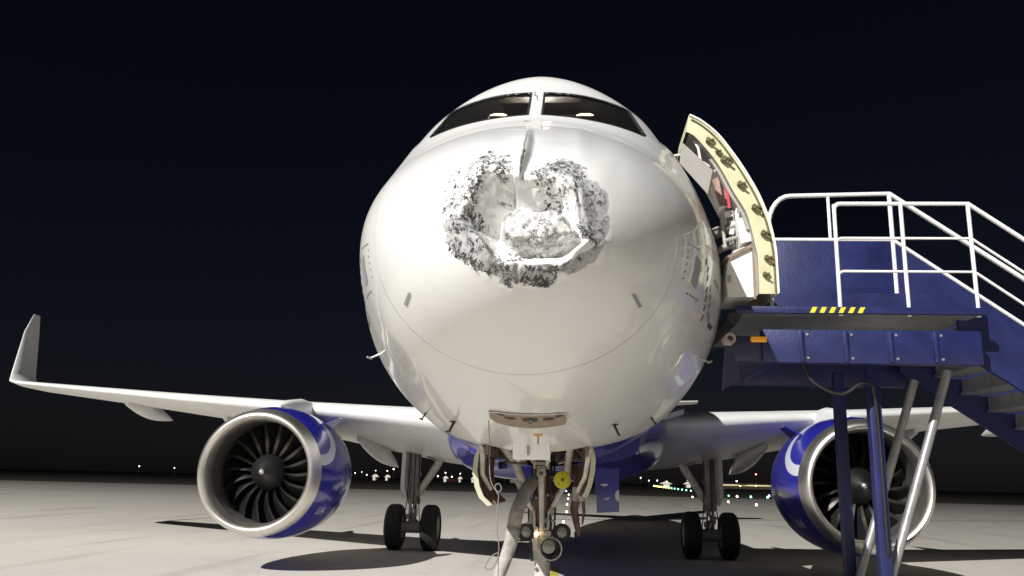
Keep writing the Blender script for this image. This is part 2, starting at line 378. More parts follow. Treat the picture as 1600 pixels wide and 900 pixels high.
# ---- radome with the caved-in nose
def sdf(poly, u, v):
    P = np.array(poly, float); Qn = np.roll(P, -1, 0); d = np.full(u.shape, 1e9); ins = np.zeros(u.shape, bool)
    for (ax, ay), (bx, by) in zip(P, Qn):
        ex, ey = bx-ax, by-ay; t = np.clip(((u-ax)*ex+(v-ay)*ey)/(ex*ex+ey*ey+1e-9), 0, 1)
        d = np.minimum(d, np.hypot(u-ax-t*ex, v-ay-t*ey))
        c = ((ay > v) != (by > v)) & (u < (bx-ax)*(v-ay)/(by-ay+1e-12)+ax); ins ^= c
    return np.where(ins, d, -d)
def soft(poly, u, v, w): return smooth01(sdf(poly, u, v), -w/2, w/2)
def gauss(u, v, cu, cv, ru, rv): return np.exp(-(((u-cu)/ru)**2+((v-cv)/rv)**2))
rng = np.random.RandomState(5)
def vnoise(u, v, sc, seed):
    r = np.random.RandomState(seed); G = r.rand(64, 64); x = u/sc; y = v/sc; xi = np.floor(x).astype(int); yi = np.floor(y).astype(int)
    fx = x-xi; fy = y-yi; fx = fx*fx*(3-2*fx); fy = fy*fy*(3-2*fy); g = lambda a, b: G[a % 64, b % 64]
    return (g(xi, yi)*(1-fx)+g(xi+1, yi)*fx)*(1-fy)+(g(xi, yi+1)*(1-fx)+g(xi+1, yi+1)*fx)*fy-.5
# survey coordinates of the nose front (about 250 units to the metre)
SC = np.array([[817.144, 215.981], [236.691, -1.381], [23.621, -98.673], [9.534, 54.866], [4.44, 82.71], [-45.813, .476],
               [-28.752, 1.991], [-6.642, -16.23], [-10.921, -14.358], [-21.367, 2.436]])
def survey(X, Z):
    z = Z-ZC; A = np.stack([np.ones_like(X), X, z, X*X, z*z, X*z, X**3, z**3, X*X*z, X*z*z], -1); q = A@SC; return q[..., 0], q[..., 1]
HOLLOW = [(752, 262), (771, 270), (804, 278), (838, 277), (874, 268), (888, 289), (897, 296), (904, 340), (918, 368), (929, 381), (899, 400),
          (877, 418), (827, 413), (804, 413), (774, 400), (749, 364), (719, 335), (732, 300)]
LUMP = [(780, 328), (794, 311), (818, 308), (838, 315), (871, 318), (884, 330), (898, 355), (912, 371), (862, 397), (815, 395), (791, 376), (777, 352)]
def dent(X, Z, Yb):
    u, v = survey(X, Z)
    wob = 5*vnoise(u, v, 22, 1)+3*vnoise(u, v, 9, 2); uw, vw = u+wob, v+4*vnoise(u, v, 19, 3)+2.5*vnoise(u, v, 8, 4)
    d = .050*gauss(u, v, 822, 335, 130, 120)                              # general sag
    sh = sdf(HOLLOW, uw, vw); m_ = np.maximum(sh, 0)/245
    def hp(ax, ay, bx, by):                                                     # distance (m) to the right-hand side of an edge
        ex, ey = bx-ax, by-ay; L_ = math.hypot(ex, ey); return ((uw-ax)*(-ey)+(vw-ay)*ex)/L_/245
    fa = .004+1.00*hp(720, 336, 752, 262); fb = .055+1.05*hp(800, 274, 874, 271)
    tk = smooth01(u, 800, 805); up_ = fa*(1-tk)+fb*tk
    fc = 1.7*hp(774, 402, 719, 336)+.03; fd_ = 1.15*hp(877, 418, 774, 402); fe = 1.25*hp(929, 381, 877, 418); ff = (2.3-1.25*smooth01(v, 305, 335))*hp(888, 284, 929, 381)+.012
    rp_ = np.minimum(np.minimum(fc, fd_), np.minimum(fe, ff)); rp_ = np.minimum(rp_, np.maximum(up_, 0))
    y_h = .105+np.clip(rp_, 0, .34)+.022*vnoise(u, v, 11, 35)*smooth01(v, 380, 400)
    lump = smooth01(sdf(LUMP, uw, vw), -5, 10)
    fold = 362+.03*(u-840)+9*vnoise(u, v*0, 26, 31)+5*vnoise(u, v*0, 11, 32)
    y_l = .075+.55*((u-842)/245)**2+.35*np.maximum(0, 338-v)/245+.95*np.maximum(0, v-fold)/245+.03*vnoise(u, v, 13, 33)
    y_l = y_l+.007*np.exp(-((v-fold-2)/2.5)**2)*smooth01(u, 800, 815)*(1-smooth01(u, 905, 918))            # fold across the lump
    y_in = y_h*(1-lump)+np.minimum(y_l, y_h)*lump
    w_ = smooth01(sh, -4, 7)
    d = d*(1-w_)+(y_in-Yb)*w_
    d -= .022*np.exp(-((sh+9)/8)**2)
    d -= .03*soft([(893, 395), (914, 372), (928, 381), (900, 400)], uw, vw, 10)
    d += .05*np.exp(-((u-806.5)/3.2)**2)*smooth01(v, 404, 414)*(1-smooth01(v, 436, 446))                             # split between the lower flaps
    d -= .016*soft([(780, 410), (872, 414), (868, 436), (848, 449), (800, 446)], uw, vw, 8)
    d -= .014*soft([(698, 340), (722, 334), (776, 402), (780, 424), (742, 412), (708, 386)], uw, vw, 9)
    # fold from the windscreen down to the hollow
    ue = np.interp(v, [186, 205, 236, 252, 276, 290], [829, 825, 818, 813, 811, 810]); uwid = np.interp(v, [186, 200, 222, 236, 252, 276, 290], [3, 10, 15, 15, 13, 3, 3])
    hgt = np.interp(v, [180, 196, 215, 240, 262, 285], [0, .012, .066, .076, .058, 0])
    ue = ue+1.2*vnoise(v, v*0, 9, 9)
    st = smooth01(u, ue, ue+uwid)*(1-smooth01(u, ue+uwid+4, ue+uwid+140)); pre = np.exp(-((u-ue)/16)**2)*(u < ue)
    d += hgt*st-.35*hgt*pre
    # soft dents over the top
    d += .016*gauss(u, v, 938, 232, 26, 28)+.014*gauss(u, v, 880, 214, 28, 16)-.010*gauss(u, v, 908, 208, 15, 26)+.020*gauss(u, v, 790, 214, 22, 20)
    d += .006*gauss(u, v, 965, 262, 18, 30)-.01*gauss(u, v, 760, 232, 20, 10)
    # crumple
    zone = smooth01(sdf(HOLLOW, u, v), -55, -8)
    d += zone*(.020*vnoise(u, v, 19, 11)+.007*vnoise(u, v, 9, 12)+.002*vnoise(u, v, 4, 13))
    d += .004*vnoise(u, v, 30, 14)*smooth01(sdf(HOLLOW, u, v), -120, -30)
    return np.where((v > 176), d, d*smooth01(v, 150, 176)), u, v
CHIP = [([(686, 322), (698, 276), (732, 250), (752, 262), (732, 300), (719, 336), (700, 346)], .62, 14),
        ([(742, 246), (766, 236), (796, 243), (808, 274), (776, 276), (742, 268)], .95, 10),
        ([(818, 272), (848, 252), (880, 241), (906, 250), (926, 282), (900, 294), (874, 268), (846, 276)], .95, 10),
        ([(893, 290), (926, 280), (946, 300), (950, 350), (940, 385), (912, 368), (902, 340)], .55, 12),
        (LUMP, .45, 8),
        ([(697, 340), (722, 332), (752, 362), (778, 402), (780, 426), (742, 414), (708, 388)], .72, 8),
        ([(692, 352), (704, 346), (712, 378), (746, 406), (780, 418), (782, 430), (738, 420), (704, 396)], 1.05, 6),
        ([(780, 410), (804, 412), (804, 436), (794, 450), (783, 440)], .95, 5), ([(809, 412), (872, 415), (870, 436), (850, 450), (812, 443)], 1.0, 6),
        ([(812, 432), (868, 428), (866, 440), (850, 451), (818, 446)], 1.2, 4),
        ([(868, 420), (900, 398), (936, 378), (944, 384), (926, 408), (890, 430)], .55, 8),
        ([(822, 274), (880, 272), (896, 294), (884, 312), (852, 300), (836, 282)], .80, 8),
        ([(770, 290), (806, 286), (804, 306), (772, 302)], .55, 8), ([(722, 320), (750, 322), (752, 350), (740, 352)], 1.0, 8),
        ([(842, 300), (890, 296), (888, 318), (846, 316)], .85, 8), ([(776, 384), (812, 380), (816, 402), (776, 412)], .85, 8),
        ([(900, 340), (922, 360), (932, 384), (906, 372)], 1.1, 6), ([(714, 338), (746, 258), (762, 268), (732, 342)], .95, 10), ([(748, 330), (778, 326), (782, 372), (772, 392), (752, 360)], .5, 8)]
BARE = [([(690, 345), (722, 330), (780, 402), (784, 426), (742, 414), (706, 388)], .85, 10), (LUMP, .47, 10),
        ([(893, 288), (930, 280), (948, 300), (952, 350), (940, 388), (912, 372), (902, 340)], .85, 14),
        ([(778, 408), (872, 414), (870, 438), (850, 451), (806, 440), (794, 450), (782, 440)], 1.0, 6),
        ([(868, 418), (906, 396), (940, 376), (946, 386), (926, 410), (888, 432)], .9, 10),
        ([(688, 320), (700, 276), (736, 250), (800, 240), (806, 272), (752, 264), (732, 302), (718, 336)], .32, 16),
        ([(818, 274), (880, 240), (910, 250), (926, 282), (900, 294), (874, 268)], .5, 12)]
def yseam(a): return .985+.72*smooth01(np.sin(a), .05, .95)
def gapf(a): return .0001+.0011*smooth01(-np.sin(a), .25, .55)
NA, NS = 760, 420
aa = np.linspace(0, 2*np.pi, NA, endpoint=False); tt = np.linspace(0, 1, NS)**1.0
Yg = (tt[:, None]**2)*(yseam(aa)-gapf(aa))[None, :]; Ag = np.broadcast_to(aa, Yg.shape)
Pg = skin(Yg.ravel(), Ag.ravel())
dd, uu, vv = dent(Pg[:, 0], Pg[:, 2], Pg[:, 1])
edge = np.repeat(1-smooth01(tt, .90, 1.0), NA); front = (Pg[:, 2] > 2.6)
top_keep = np.where(Pg[:, 2] > 4.3, 1-np.repeat(smooth01(tt, .93, 1.0), NA), edge)
dd = dd*top_keep
Pg2 = Pg.copy(); Pg2[:, 1] += dd; Pg2[:, 2] -= .18*dd*smooth01(Pg[:, 2], 4.0, 4.5)
idx = np.arange(NS*NA).reshape(NS, NA)
q = np.stack([idx[1:-1, :], np.roll(idx, -1, 1)[1:-1, :], np.roll(idx, -1, 1)[2:, :], idx[2:, :]], -1).reshape(-1, 4)
lip = Pg[-NA:]-grad(Pg[-NA:])*.006                                             # turned-in edge at the seam
Vr = np.concatenate([Pg2, lip]); li = np.arange(NA)+NS*NA
lipq = np.stack([idx[-1], np.roll(idx[-1], -1), np.roll(li, -1), li], -1)
me = bpy.data.meshes.new('radome'); me.from_pydata(Vr.tolist(), [], q.tolist()+lipq.tolist()+[idx[1][::-1].tolist()])
me.materials.append(M['body'])
def attr(name, regs, u, v, extra):
    a = np.zeros(u.shape)
    for poly, wgt, w in regs: a = np.maximum(a, wgt*soft(poly, u+6*vnoise(u, v, 10, 21), v+6*vnoise(u, v, 10, 22), w))
    a = np.concatenate([a*extra, np.zeros(NA)]); me.attributes.new(name, 'FLOAT', 'POINT').data.foreach_set('value', a.astype(np.float32))
ok = ((Pg[:, 1] < 1.2) & (np.abs(Pg[:, 0]) < .9)).astype(float)
attr('chip', CHIP, uu, vv, ok); attr('bare', BARE, uu, vv, ok)
me.shade_smooth()
rchip = np.zeros(NS*NA)
for poly, wgt, w in CHIP: rchip = np.maximum(rchip, wgt*soft(poly, uu, vv, w))
rchip = rchip*ok
radome = link(bpy.data.objects.new('radome', me), jet)
# curled paint flakes standing on the scoured skin
fr_ = np.random.RandomState(4); cand = np.where(rchip > .5)[0]; ar = np.maximum(1e-6, np.hypot(Pg[cand, 0], Pg[cand, 2]-(ZC-.74))); pr_ = rchip[cand]**3*ar; pr_ /= pr_.sum()
fk = MB()
for i in fr_.choice(cand, 300, p=pr_):
    r_, c_ = divmod(int(i), NA); r_ = min(max(r_, 2), NS-3)
    p0 = Pg2[r_*NA+c_]; t1_ = Pg2[r_*NA+(c_+3) % NA]-p0; t2_ = Pg2[(r_+2)*NA+c_]-Pg2[(r_-2)*NA+c_]; nn = np.cross(t2_, t1_); nn = nn/(np.linalg.norm(nn)+1e-9)
    if nn[1] > 0: nn = -nn
    e1 = np.cross(nn, fr_.normal(size=3)); e1 /= np.linalg.norm(e1)+1e-9; e2 = np.cross(nn, e1); L_ = fr_.uniform(.007, .022); W_ = L_*fr_.uniform(.25, .6); k_n = fr_.randint(5, 9); pts = []
    for j in range(k_n):
        a_ = 2*math.pi*j/k_n; q_ = fr_.uniform(.55, 1.25); pts.append(p0+e1*math.cos(a_)*L_*q_+e2*math.sin(a_)*W_*q_+nn*(.002+.010*max(0, math.cos(a_))*fr_.uniform(.2, 1)))
    fk.add(pts, [tuple(range(k_n))], 0 if fr_.rand() < .72 else 1)
fk_o = fk.build('paint_flakes', [mat('dark_bare_laminate', (.045, .046, .048), .7), mat('grey_undercoat', (.38, .38, .38), .7)], radome, smooth=False, fix=False); fk_o['kind'] = 'stuff'
radome['label'] = 'crushed white nose cone with black chipped paint'

# ---- fuselage shell
NF = 360; af = np.linspace(0, 2*np.pi, NF, endpoint=False); t1 = np.linspace(0, 1, 150)
ys = yseam(af)+gapf(af)
rows = [ys+(4.6-ys)*t for t in t1]+[np.full(NF, y) for y in list(np.arange(4.63, 6.6, .05))+list(np.arange(6.7, 37.4, .35))+[37.4]]
Yf = np.array(rows); Pf = skin(Yf.ravel(), np.broadcast_to(af, Yf.shape).ravel()); nr = len(rows)
idf = np.arange(nr*NF).reshape(nr, NF); rl = np.roll(idf, -1, 1)
qf = np.stack([idf[:-1], rl[:-1], rl[1:], idf[1:]], -1).reshape(-1, 4); ctr = Pf[qf].mean(1)
def inpoly(poly, u, v, grow): return sdf(poly, u, v) > grow
FW = [(.052, 5.345), (.052, 4.885), (.50, 4.845), (.955, 4.815), (.985, 4.86), (.875, 5.305), (.83, 5.325), (.45, 5.355)]
SW = [(2.64, 4.895), (3.38, 4.93), (3.42, 4.97), (3.40, 5.36), (3.34, 5.40), (3.04, 5.39)]
SW2 = [(3.50, 4.95), (4.02, 5.03), (4.10, 5.10), (3.86, 5.37), (3.52, 5.41)]
kill = np.zeros(len(qf), bool); X, Y, Z = ctr.T
kill |= inpoly(FW, np.abs(X), Z, .012) & (Y < 3.1) & (Y > 1.8)
for W_ in (SW, SW2): kill |= inpoly(W_, Y, Z, .014) & (np.abs(X) > .6)
kill |= (Z < 2.6) & (np.abs(X) < .47) & (Y > 3.42) & (Y < 5.75)                  # nose gear bay
kill |= (X > 1) & (Y > 4.40) & (Y < 5.22) & (Z > 3.60) & (Z < 5.45)             # doorway
me = bpy.data.meshes.new('fuselage'); me.from_pydata(Pf.tolist(), [], qf[~kill].tolist()); me.materials.append(M['body']); me.shade_smooth()
fus = link(bpy.data.objects.new('fuselage', me), jet)
# cockpit windows
def inset(poly, d):
    c = np.mean(poly, 0); return [tuple(c+(np.array(p)-c)*(1-d/np.linalg.norm(np.array(p)-c))) for p in poly]
def ring(outer, inner, kind, off, sgn=1):
    n = len(outer); mb = MB(); res = []
    for poly in (outer, inner):
        pts = []
        for i in range(n):
            a, b = np.array(poly[i]), np.array(poly[(i+1) % n])
            pts += [a+(b-a)*t for t in np.linspace(0, 1, 9)[:-1]]
        q = np.array(pts); P = on_front(q[:, 0], q[:, 1]) if kind == 'front' else on_side(q[:, 0], q[:, 1], sgn); res.append(P+grad(P)*off)
    o_, i_ = res; i2 = i_-grad(i_)*.025; k = len(o_)
    mb.add(list(o_)+list(i_)+list(i2), [(j, (j+1) % k, k+(j+1) % k, k+j) for j in range(k)]+[(k+j, k+(j+1) % k, 2*k+(j+1) % k, 2*k+j) for j in range(k)]); return mb
for s in (-1, 1):
    pf = [(s*a, b) for a, b in FW]
    w = patch(inset(pf, .010), 'front', -.004, 4).build('windscreen_pane', M['glass'], fus)
    ring(pf, inset(pf, .022), 'front', .004).build('windscreen_seal', M['gasket'], fus)
    for W_ in (SW, SW2):
        patch(inset(W_, .010), 'side', -.004, 3, s).build('side_window_pane', M['glass'], fus); ring(W_, inset(W_, .022), 'side', .004, s).build('side_window_seal', M['gasket'], fus)
# flight deck seen through the panes
c = MB(); c.box((0, 3.35, 4.30), (2.4, 1.9, .06)); c.box((0, 4.35, 4.9), (1.9, .05, 1.2)); c.build('cockpit_floor_and_bulkhead', M['panel'], fus)
c = MB(); c.prism([(-1.0, 2.42, 4.78), (1.0, 2.42, 4.78), (1.1, 2.75, 4.86), (.5, 2.85, 4.93), (-.5, 2.85, 4.93), (-1.1, 2.75, 4.86)], (0, .1, -.22)); c.build('glareshield', M['seat'], fus)
c = MB(); c.box((0, 3.35, 5.60), (.8, .9, .06), rotX(R(18)), bev=.01); c.build('overhead_panel', M['panel'], fus)
for sx in (-.53, .53):
    c = MB(); c.box((sx, 3.65, 4.75), (.48, .14, .75), rotX(R(-8)), bev=.05); c.box((sx, 3.70, 5.2), (.26, .10, .2), bev=.04); c.box((sx, 3.45, 4.5), (.48, .5, .12), bev=.04); c.build('pilot_seat', M['seat'], fus)
for sx, zz in ((-.394, 5.228), (.435, 5.221)):
    c = MB(); c.tube([(sx-.075, 2.76, zz), (sx-.03, 2.75, zz+.004), (sx+.05, 2.75, zz+.002), (sx+.085, 2.76, zz)], [.005, .011, .012, .004], 10); lamp = c.build('cockpit_lamp', M['cockpitlamp'], fus)
    c = MB(); c.tube([(sx-.09-(.2 if sx > 0 else 0), 2.78, zz), (sx-.07, 2.77, zz)], .008, 8); c.box((sx-.09, 2.78, zz-.02), (.012, .02, .08)); c.build('lamp_arm', M['galv'], fus)
c = MB(); c.box((0, 2.82, 5.505), (.26, .10, .012)); c.build('added_cockpit_fill', emis('cockpit_fill_glow', (1, .90, .75), 24), fus)  # added glowing strip, hidden above the panes, to brighten the cockpit interior
# small post bracket between the panes, torn rivet flap
c = MB(); c.tube([(-.022, 2.42, 5.305), (-.020, 2.33, 5.225), (.008, 2.31, 5.205)], .004, 6); c.build('rain_nozzle', M['black'], fus)
patch([(-.095, 4.742), (-.06, 4.750), (-.02, 4.742), (-.05, 4.733)], 'front', .004, 1).build('lifted_paint_flap', M['midgrey'], fus)

# ---- printed marks, ports and probes on the nose
def onfront_quad(pts, m, name, off=.003): return patch(pts, 'front', off, 1).build(name, m, fus)
for s in (-1, 1):
    onfront_quad([(s*.722, 3.000), (s*.745, 3.010), (s*.800, 2.960), (s*.778, 2.944)], M['midgrey'], 'static_vane_plate', .005)
    patch([(1.36, 3.25), (1.56, 3.25), (1.56, 3.46), (1.36, 3.46)], 'side', .003, 2, s).build('static_port_plate', M['midgrey'], fus)
    dsh = MB()
    def dash(y, z, w, h, tilt=0): w *= 1.45; h *= 1.35; q = patch([(y-w/2, z-h/2), (y+w/2, z-h/2), (y+w/2+tilt, z+h/2), (y-w/2+tilt, z+h/2)], 'side', .003, 0, s); dsh.add(q.v, q.f)
    for i in range(6): dash(1.17+i*.055, 3.49+.008*i, .016, .008); dash(1.36+i*.085, 3.172+.008*i, .022, .009)
    for i in range(5): dash(1.16, 3.24+i*.05, .010, .010); 
    for i, (y, z) in enumerate([(1.80, 3.53), (1.93, 3.50), (1.98, 3.44), (2.05, 3.36), (2.12, 3.30), (2.20, 3.24), (2.28, 3.17), (2.3, 3.43), (2.42, 3.38), (2.52, 3.32), (2.62, 3.27), (2.80, 3.27)]): dash(y, z, .035, .040, .012)
    for i in range(4): dash(2.62+i*.16, 3.575+.015*i, .05, .030, .02); dash(2.88+i*.11, 3.225+.01*i, .045, .035, .02)
    dsh.build('printed_inspection_marks', M['black'], fus, fix=False)['kind'] = 'stuff'
    # pitot probes: mast and tube
    P0 = on_belly(np.array([s*.70]), np.array([2.75]))[0]; n0 = grad(P0[None])[0]; P0 = Vector(P0); n0 = Vector(n0)
    c = MB(); c.tube([P0, P0+n0*.10+Vector((0, -.01, 0))], [.013, .010], 10); c.tube([P0+n0*.10+Vector((0, .05, 0)), P0+n0*.10+Vector((0, -.16, -.01)), P0+n0*.10+Vector((0, -.20, -.012))], [.010, .009, .005], 10)
    c.tube([P0+Vector((-.04*s, 0, 0))+n0*.004, P0+Vector((.04*s, 0, 0))+n0*.004], .008, 6); c.build('pitot_probe', M['black'], fus)
    P1 = Vector(on_side(np.array([3.30]), np.array([2.98]), s)[0]); n1 = Vector((s*.86, -.25, -.42)).normalized()
    c = MB(); c.tube([P1, P1+n1*.11], [.011, .008], 8); c.tube([P1+n1*.10+Vector((0, .03, 0)), P1+n1*.11+Vector((0, -.09, 0))], [.011, .008], 8); c.build('angle_probe', M['galv'], fus)
    P2 = Vector(on_belly(np.array([s*1.09]), np.array([3.48]))[0]); n2 = Vector((s*.5, -.2, -.84)).normalized()
    c = MB(); c.tube([P2, P2+n2*.07], [.010, .008], 8); c.tube([P2+n2*.07+Vector((0, .03, 0)), P2+n2*.07+Vector((0, -.10, 0))], [.011, .008], 8); c.build('air_data_probe', M['black'], fus)
# cabin windows along both sides
cw = patch([(.0+.115*math.cos(a), .17*math.sin(a)) for a in np.linspace(0, 2*math.pi, 14, endpoint=False)], 'side', .0, 0) if False else None
for s in (-1, 1):
    for i in range(22):
        y0 = 6.6+i*.533; q = [(y0+.11*math.cos(a), 4.42+.165*math.sin(a)) for a in np.linspace(0, 2*math.pi, 14, endpoint=False)]
        patch(q, 'side', .003, 0, s).build('cabin_window', M['gasket'], fus)

# ---- open access panel under the nose
PAN = [(-.302, 1.815), (-.246, 1.778), (-.12, 1.762), (.027, 1.756), (.222, 1.786), (.288, 1.808), (.302, 1.965), (.286, 2.135), (.19, 2.155), (.008, 2.177), (-.147, 2.158), (-.268, 2.108), (-.31, 1.974)]
ap = patch(PAN, 'belly', .014, 3, thick=.016).build('access_panel', M['access'], jet); ap['label'] = 'brown open access panel under the nose'
def oval(cx, cy, a, b, n=14): return [(cx+a*math.cos(t), cy+b*math.sin(t)) for t in np.linspace(0, 2*math.pi, n, endpoint=False)]
for (x, y, a, b) in ((-.142, 1.875, .046, .035), (.157, 1.88, .046, .035), (-.207, 1.805, .030, .022), (.235, 1.830, .030, .022), (.008, 1.99, .010, .022), (-.02, 1.885, .030, .05), (.045, 1.885, .030, .05), (.012, 1.85, .035, .025)):
    patch(oval(x, y, a, b), 'belly', .019, 1).build('socket', M['black'], ap)
rimp = MB()
PB = np.array(PAN+[PAN[0]]); PP = on_belly(PB[:, 0], PB[:, 1]); PP = PP+grad(PP)*.012
rimp.tube([tuple(p) for p in PP], .005, 6, cap=False); rimp.build('panel_rim', M['gearwhite'], ap)
c = MB(); pz = Vector(on_belly(np.array([.055]), np.array([2.45]))[0]); c.tube([pz+Vector((0, 0, .01)), pz+Vector((0, 0, -.085))], .008, 8); c.tube([pz+Vector((-.035, 0, -.005)), pz+Vector((.035, 0, -.005))], .016, 8); c.build('locking_pin', M['gold'], jet)

# ---- belly fairing
rows = []
for y in np.linspace(9.6, 21.5, 40):
    k = smooth01(np.array(y), 9.6, 12.2)*(1-smooth01(np.array(y), 18.5, 21.5)); hw = 1.45+.72*k; zb = 2.10-.29*k; zt = 2.6+.55*k; r = []
    for a in np.linspace(0, math.pi, 33):
        cx = math.cos(a); sx = math.sin(a); r.append((hw*math.copysign(abs(cx)**.62, cx), y, zt-(zt-zb)*sx**.55))
    rows.append(r)
mb = MB(); mb.grid(rows); mb.add([p for p in rows[0]], [tuple(range(33))]); mb.build('belly_fairing', M['blue'], jet)

# ---- wings
def airfoil(n=26):
    xs = (1-np.cos(np.linspace(0, math.pi, n)))/2
    yt = 5*(.2969*np.sqrt(xs)-.1260*xs-.3516*xs**2+.2843*xs**3-.1036*xs**4)
    cam_ = .018*(1-(2*xs-.8)**2)
    return np.concatenate([np.stack([xs[::-1], (cam_+yt*.0)[::-1]*1, yt[::-1]], -1), np.stack([xs[1:], cam_[1:], -yt[1:]], -1)])
AF = airfoil()
def wing(s):
    secs = []
    for x, le, ch, zl, zt, th in ((1.6, 11.85, 7.0, 2.86, 2.13, .135), (3.0, 12.58, 6.2, 2.98, 2.28, .125), (4.6, 13.42, 5.35, 3.14, 2.56, .12), (6.4, 14.38, 4.35, 3.32, 2.90, .115),
                                  (9.5, 16.02, 3.45, 3.62, 3.36, .11), (13., 17.88, 2.6, 3.98, 3.82, .105), (16.6, 19.78, 1.7, 4.36, 4.26, .10), (17.0, 20.05, 1.5, 4.45, 4.37, .09), (17.25, 20.45, 1.25, 4.75, 4.70, .08), (17.55, 21.2, .8, 6.2, 6.2, .07), (17.65, 21.7, .35, 6.85, 6.85, .06)):
        r = []
        for xs, cm, yt in AF:
            z = zl+(zt-zl)*xs+(cm+yt*th)*ch; dx = 0
            if x > 17.1: dx = (cm+yt*th)*ch; z = zl
            r.append((s*(x-dx), le+xs*ch, z))
        secs.append(r)
    mb = MB(); mb.grid(secs); mb.add(secs[0], [tuple(range(len(AF)))]); mb.add(secs[-1], [tuple(range(len(AF)))]); return mb
for s in (-1, 1):
    w = wing(s).build('wing', M['wingwhite'], jet, angle=60)
    w['label'] = 'wing lit bright on its leading edge' if s < 0 else 'wing with its root in the fuselage shadow'
    for (x, y0, y1, z0, z1) in ((4.72, 15.2, 20.0, 2.70, 2.10), (8.9, 17.3, 21.0, 3.25, 2.85), (12.6, 19., 22., 3.75, 3.45)):
        rw = []
        for t in np.linspace(0, 1, 17):
            k = max(.02, math.sin(math.pi*min(1, .06+t*.94))**.75*(1 if t < .55 else 1-.25*(t-.55)/.45)); cy = y0+(y1-y0)*t; cz = z0+(z1-z0)*t**1.3
            rw.append([(s*x+.19*k*math.cos(a), cy, cz+.25*k*math.sin(a)) for a in np.linspace(0, 2*math.pi, 20, endpoint=False)])
        mb = MB(); mb.grid(rw, closed=True); mb.add(rw[0], [tuple(range(20))]); mb.add(rw[-1], [tuple(range(20))]); mb.build('flap_track_fairing', M['wingwhite'], w)
    c = MB(); c.prism([(s*2.0, 11.2, 3.02), (s*2.0, 12.4, 3.32), (s*2.55, 12.45, 3.28), (s*2.0, 11.2, 3.05)], (0, 0, -.10)); c.build('root_fillet', M['wingwhite'], w)

# ---- engines
def eng_mat(sgn):
    Mt = bpy.data.materials.new('nacelle_paint'); Mt.use_nodes = True; nt = Mt.node_tree; b = nt.nodes['Principled BSDF']
    tc = N(nt, 'ShaderNodeTexCoord'); sep = N(nt, 'ShaderNodeSeparateXYZ'); nt.links.new(tc.outputs['Object'], sep.inputs[0])
    x, y, z = sep.outputs
    # pale swoosh: a ring band on the cowl's upper inboard side
    du = math_node(nt, 'MULTIPLY', math_node(nt, 'SUBTRACT', z, 3.02), 1.0); dv = math_node(nt, 'MULTIPLY', math_node(nt, 'SUBTRACT', y, 11.55), .95)
    r = math_node(nt, 'SQRT', math_node(nt, 'ADD', math_node(nt, 'MULTIPLY', du, du), math_node(nt, 'MULTIPLY', dv, dv)))
    band = math_node(nt, 'MULTIPLY', ss(nt, r, .80, .82), math_node(nt, 'SUBTRACT', 1., ss(nt, r, 1.0, 1.02)))
    band = math_node(nt, 'MULTIPLY', band, ss(nt, y, 11.3, 11.31))
    nz = noise(nt, tc.outputs['Object'], 3., 8, .6)
    blue = mixc(nt, nz, tuple(c*.85 for c in BLUE), tuple(c*1.15 for c in BLUE))
    nt.links.new(mixc(nt, band, blue, (.62, .64, .72)), b.inputs['Base Color'])
    b.inputs['Roughness'].default_value = .22; b.inputs['Coat Weight'].default_value = .5; b.inputs['Coat Roughness'].default_value = .05
    return Mt
M['nacelle'] = eng_mat(1)
def text_mesh(s_, size):
    cu = bpy.data.curves.new('digits', 'FONT'); cu.body = s_; cu.size = size; cu.align_x = 'CENTER'; cu.resolution_u = 3
    o = bpy.data.objects.new('digits', cu); COL.objects.link(o); bpy.context.view_layer.update()
    me_ = bpy.data.meshes.new_from_object(o.evaluated_get(bpy.context.evaluated_depsgraph_get())); bpy.data.objects.remove(o)
    bm = bmesh.new(); bm.from_mesh(me_); bmesh.ops.triangulate(bm, faces=bm.faces[:])
    bmesh.ops.subdivide_edges(bm, edges=[e for e in bm.edges if e.calc_length() > size*.3], cuts=2); bmesh.ops.triangulate(bm, faces=bm.faces[:]); bm.verts.index_update()
    v = [tuple(p.co) for p in bm.verts]; f = [[p.index for p in q.verts] for q in bm.faces]; bm.free(); bpy.data.meshes.remove(me_); return v, f
EX, EY, EZ = 5.67, 11.2, 1.86
OUT = [(.30, 1.205), (.5, 1.245), (.8, 1.285), (1.2, 1.31), (1.7, 1.30), (2.2, 1.26), (2.7, 1.17), (3.1, 1.07), (3.4, .98)]
def nac_r(t): return np.interp(t, [p[0] for p in OUT], [p[1] for p in OUT])
